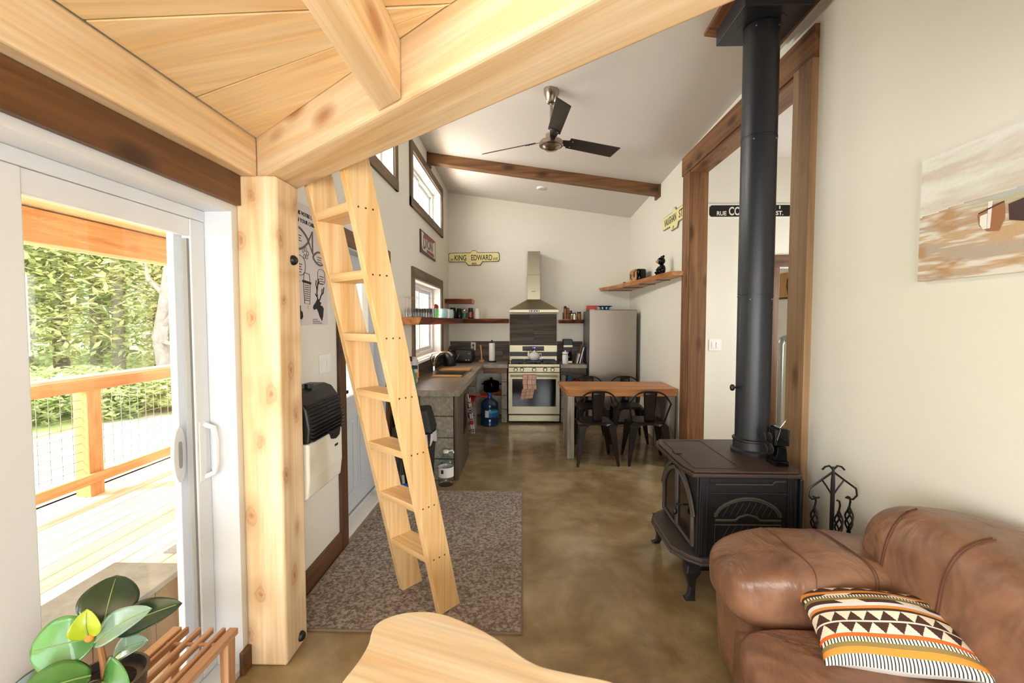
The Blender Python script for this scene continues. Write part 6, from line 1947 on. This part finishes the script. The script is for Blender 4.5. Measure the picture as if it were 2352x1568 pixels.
MB().prism([(6.64, 1.90), (6.67, 2.02), (6.66, 2.12), (6.62, 2.16), (6.56, 2.14), (6.54, 2.05), (6.48, 1.98), (6.52, 1.92)], 'x', 3.772, 3.775).build('animal_shape', 'black', hm)
tag(bx('door_mat', 'doormat', None, 2.6, 3.4, 5.3, 5.8, 0, .012), 'grey mat on the floor of the far room', 'mat')
# ================================================================ deck, railing, porch roof, trees
GZ = -.45
tag(bx('ground_gravel', 'gravel', None, -14, -1.5, -12, 30, GZ - .2, GZ), 'pale gravel yard', kind='structure')
q = [(-60, -30), (-8.6, -30), (-8.6, 60), (-60, 60)]
MB().hexa([(-60, -30, GZ - .3), (-8.2, -30, GZ - .3), (-8.2, 60, GZ - .3), (-60, 60, GZ - .3), (-60, -30, 4.5), (-8.2, -30, GZ + .02), (-8.2, 60, GZ + .02), (-60, 60, 4.5)]).build('ground_lawn', 'grass')
tag(bpy.data.objects['ground_lawn'], 'sunlit rising grass bank', kind='structure')

dk = thing('deck', 'sunlit wooden deck outside the sliding door', None, (-2.8, 2, -.1), kind='structure')
x = -1.43
k = 0
dmesh = None
while x > -4.2:
    if dmesh is None:
        o = bx('plank', 'deck_y', dk, x - .138, x, -3, 9, -.138, -.10, .004)
        dmesh = o
        dx0 = x
    else:
        o = dmesh.copy()
        COL.objects.link(o)
        o.location = dmesh.location + Vector((x - dx0, 0, 0))
    x -= .145
bx('rim_joist', 'cedar_y', dk, -4.24, -4.2, -3, 9, -.35, -.10)
for y in (-2.5, 0, 2.5, 5, 7.5): bx('footing', 'weathered_z', dk, -4.15, -4.0, y, y + .15, GZ, -.14)

rl_ = thing('deck_railing', 'cedar deck railing with wire mesh panels', 'railing', (-4.05, 4, -.1))
for y in (-2.6, -.2, 1.9, 4.03, 6.3, 8.6): bx('post', 'cedar_z', rl_, -4.13, -3.99, y, y + .14, -.10, .89, .004)
bx('top_rail', 'cedar_y', rl_, -4.04, -3.985, -2.6, 8.74, .885, .99, .004)
bx('cap_rail', 'deck_y', rl_, -4.15, -3.98, -2.6, 8.74, .99, 1.02, .004)
bx('bottom_rail', 'cedar_y', rl_, -3.985, -3.95, -2.6, 8.74, .03, .12, .004)
wm_ = MB()
for k in range(10):
    z = .16 + k * .08
    wm_.box(-4.062, -4.058, -2.6, 8.7, z, z + .004)
for k in range(112):
    y = -2.55 + k * .1
    wm_.box(-4.062, -4.058, y, y + .004, .12, .885)
wm_.build('wire_mesh', 'galv', rl_)
bx('gate_post', 'cedar_z', rl_, -3.96, -3.88, 5.18, 5.26, -.10, .80, .004)

pr_ = thing('porch_roof', 'cedar porch roof beam and soffit boards over the deck', 'porch roof', (-4.05, 3, 2.16))
bx('beam', 'cedar_y', pr_, -4.13, -3.97, -3, 9, 2.165, 2.44, .006)
for y in (-2.8, 8.4): bx('post', 'cedar_z', pr_, -4.13, -3.97, y, y + .16, 1.02, 2.164, .004)
def rz_(x): return 2.44 + (x + 4.13) * .10
for k in range(17):
    x0 = -4.75 + k * .2
    MB().hexa([(x0, -3, rz_(x0)), (x0 + .196, -3, rz_(x0 + .196)), (x0 + .196, 9, rz_(x0 + .196)), (x0, 9, rz_(x0)), (x0, -3, rz_(x0) + .03), (x0 + .196, -3, rz_(x0 + .196) + .03), (x0 + .196, 9, rz_(x0 + .196) + .03), (x0, 9, rz_(x0) + .03)]).build('soffit_board', 'plank_y', pr_)
MB().hexa([(-4.85, -3, rz_(-4.85) - .1), (-4.80, -3, rz_(-4.85) - .1), (-4.80, 9, rz_(-4.85) - .1), (-4.85, 9, rz_(-4.85) - .1), (-4.85, -3, rz_(-4.85) + .06), (-4.80, -3, rz_(-4.85) + .06), (-4.80, 9, rz_(-4.85) + .06), (-4.85, 9, rz_(-4.85) + .06)]).build('fascia', 'plank_y', pr_)

ob = thing('outdoor_bench', 'low grey-topped bench on the deck beside the glass door', 'bench', (-1.95, 1.8, -.1))
bz = .26
bx('top', 'bench_grey', ob, -2.15, -1.755, 1.25, 2.285, bz - .03, bz, .004)
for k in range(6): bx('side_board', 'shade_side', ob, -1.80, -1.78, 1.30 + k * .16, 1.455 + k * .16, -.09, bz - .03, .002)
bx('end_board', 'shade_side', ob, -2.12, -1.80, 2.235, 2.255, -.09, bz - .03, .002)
for x, y in ((-1.80, 2.265), (-1.80, 1.26), (-2.14, 2.265), (-2.14, 1.26)): bx('leg', 'cedar_z', ob, x, x + .05, y - .03, y + .02, -.10, bz - .03, .003)
tag(bx('outdoor_mat', 'doormat', None, -2.52, -1.8, 3.05, 3.6, -.0995, -.088), 'grey mat lying on the deck', 'mat')

def foliage(seed, n_, rx, rz, z0, m, conifer=False, size=.22):
    r = random.Random(seed)
    vs, fs = [], []
    for k in range(n_):
        if conifer:
            t = r.random() ** .7
            rad = rx * (1 - t) * math.sqrt(r.random()) + .1
            a = r.uniform(0, 6.28)
            c_ = Vector((rad * math.cos(a), rad * math.sin(a), z0 + rz * 2 * t - .25 * rad))
        else:
            while True:
                c_ = Vector((r.uniform(-1, 1), r.uniform(-1, 1), r.uniform(-1, 1)))
                if c_.length < 1: break
            c_ = Vector((c_.x * rx, c_.y * rx, z0 + rz + c_.z * rz))
            c_ += Vector((math.sin(c_.z * 3), math.cos(c_.z * 2.5), 0)) * .25
        d1 = Vector((r.uniform(-1, 1), r.uniform(-1, 1), r.uniform(-.4, .4))).normalized()
        d2 = d1.cross(Vector((r.uniform(-.6, .6), r.uniform(-.6, .6), 1))).normalized()
        s = size * r.uniform(.5, 1.25)
        i = len(vs)
        vs += [tuple(c_ - d1 * s), tuple(c_ + d2 * s * .45), tuple(c_ + d1 * s), tuple(c_ - d2 * s * .45)]
        fs.append((i, i + 1, i + 2, i + 3))
    return MB().add(vs, fs)
def tree(seed, label, m, bark, h, rx, z0, conifer=False, n_=3200, size=.22, tr=.14, group='forest trees'):
    t = thing('forest_tree', label, 'tree', (0, 0, 0), group=group)
    tk = MB().tube([(0, 0, 0), (.05, .03, h * .4), (0, .05, h * .8), (.02, .02, h)], [tr, tr * .8, tr * .5, tr * .15], 10)
    r = random.Random(seed + 50)
    for k in range(7):
        a, z = r.uniform(0, 6.28), h * r.uniform(.2, .8)
        tk.tube([(0, 0, z), (rx * .5 * math.cos(a), rx * .5 * math.sin(a), z + .4), (rx * .8 * math.cos(a), rx * .8 * math.sin(a), z + .5)], [.04, .025, .01], 5)
    tk.build('trunk', bark, t, smooth=True, local=True)
    foliage(seed, n_, rx, (h - z0) / 2, z0, m, conifer, size).build('foliage', m, t, local=True)
    return t
def gz(x): return GZ if x > -8.2 else GZ + (4.5 - GZ) * (-8.2 - x) / 51.8
protos = [tree(1, 'mid green leafy tree in the forest beyond the railing', 'leaf_a', 'barktree', 9, 2.4, .5, False, 7500, .105),
          tree(2, 'yellow green leafy tree in the forest beyond the railing', 'leaf_b', 'barkpale', 8, 2.2, .4, False, 7500, .105),
          tree(3, 'deep green conifer in the forest beyond the railing', 'leaf_c', 'barktree', 12, 2.3, .3, True, 7500, .11)]
rr_ = random.Random(4)
used = [False] * 3
place = []
for ang in range(0, 12):
    for ring, dist in enumerate((16.0, 21.5)):
        slope = -.50 - .085 * ang - (ring % 2) * .04
        y = dist / math.sqrt(1 + slope * slope) + rr_.uniform(-.8, .8)
        x = slope * y + rr_.uniform(-.5, .5)
        place.append((x, y))
for i, (x, y) in enumerate(place):
    k = (0, 1, 2, 0, 1, 2, 1)[rr_.randrange(7)]
    if not used[k]:
        o = protos[k]
        used[k] = True
    else: o = copy_tree(protos[k])
    o.location = (x, y, gz(x) - .1)
    o.rotation_euler = (0, 0, rr_.uniform(0, 6.28))
    s = rr_.uniform(.8, 1.25)
    o.scale = (s, s, s * rr_.uniform(.9, 1.15))
for k in range(3):
    if not used[k]: protos[k].location = (-14 - k, 14, gz(-14))
# bare pale trunks standing in front of the forest
sn = thing('dead_snag', 'twisted pale dead trunk in front of the forest', 'tree', (-8.6, 10.6, gz(-8.6)))
s0 = Vector((-8.6, 10.6, gz(-8.6) - .05))
tb = MB().tube([tuple(s0 + Vector(v)) for v in ((0, 0, 0), (.05, 0, .8), (-.1, .05, 1.6), (.08, 0, 2.4), (.18, .0, 3.2), (.35, 0, 4.0))], [.20, .16, .15, .12, .08, .04], 10)
tb.build('trunk', 'barkpale', sn, smooth=True)
for pts in (((0, 0, 1.2), (-.3, .1, 1.7), (-.55, .1, 1.5)), ((.05, 0, 1.9), (.4, 0, 2.3), (.5, 0, 2.9)), ((0, 0, 1.5), (.35, 0, 1.4), (.6, 0, 1.8)), ((.1, 0, 2.6), (-.3, 0, 3.0), (-.35, 0, 3.4))):
    MB().tube([tuple(s0 + Vector(v)) for v in pts], [.07, .05, .02], 7).build('branch', 'barkpale', sn, smooth=True)
for x, y, lb in ((-11.2, 11.6, 'slender pale straight trunk left of the dead snag'), (-12.6, 12.0, 'slender pale trunk at the left edge of the door glass')):
    t = thing('birch_trunk', lb, 'tree', (x, y, gz(x)))
    MB().tube([(x, y, gz(x) - .1), (x + .05, y, 3), (x, y, 7), (x + .1, y, 10)], [.13, .11, .09, .04], 10).build('trunk', 'barkpale', t, smooth=True)
    for z, a in ((2.5, 1), (3.6, -1), (4.4, 1)): MB().tube([(x, y, z), (x + a * .5, y, z + .5), (x + a * .9, y, z + .6)], [.03, .02, .01], 5).build('branch', 'barkpale', t, smooth=True)
# low shrubs at the edge of the lawn
sh_ = tag(foliage(9, 1500, .8, .5, 0, 'leaf_a', False, .09).build('shrub', 'leaf_a', None), 'low green shrub at the foot of the forest', 'shrub', 'shrubs along the forest edge')
first = True
for k in range(11):
    slope = -.55 - .07 * k
    d_ = 12.4 + rr_.uniform(-.8, .8)
    y = d_ / math.sqrt(1 + slope * slope)
    x = slope * y
    o = sh_ if first else sh_.copy()
    if not first: COL.objects.link(o)
    first = False
    o.location = (x, y, gz(x) - .05)
    o.rotation_euler = (0, 0, rr_.uniform(0, 6))
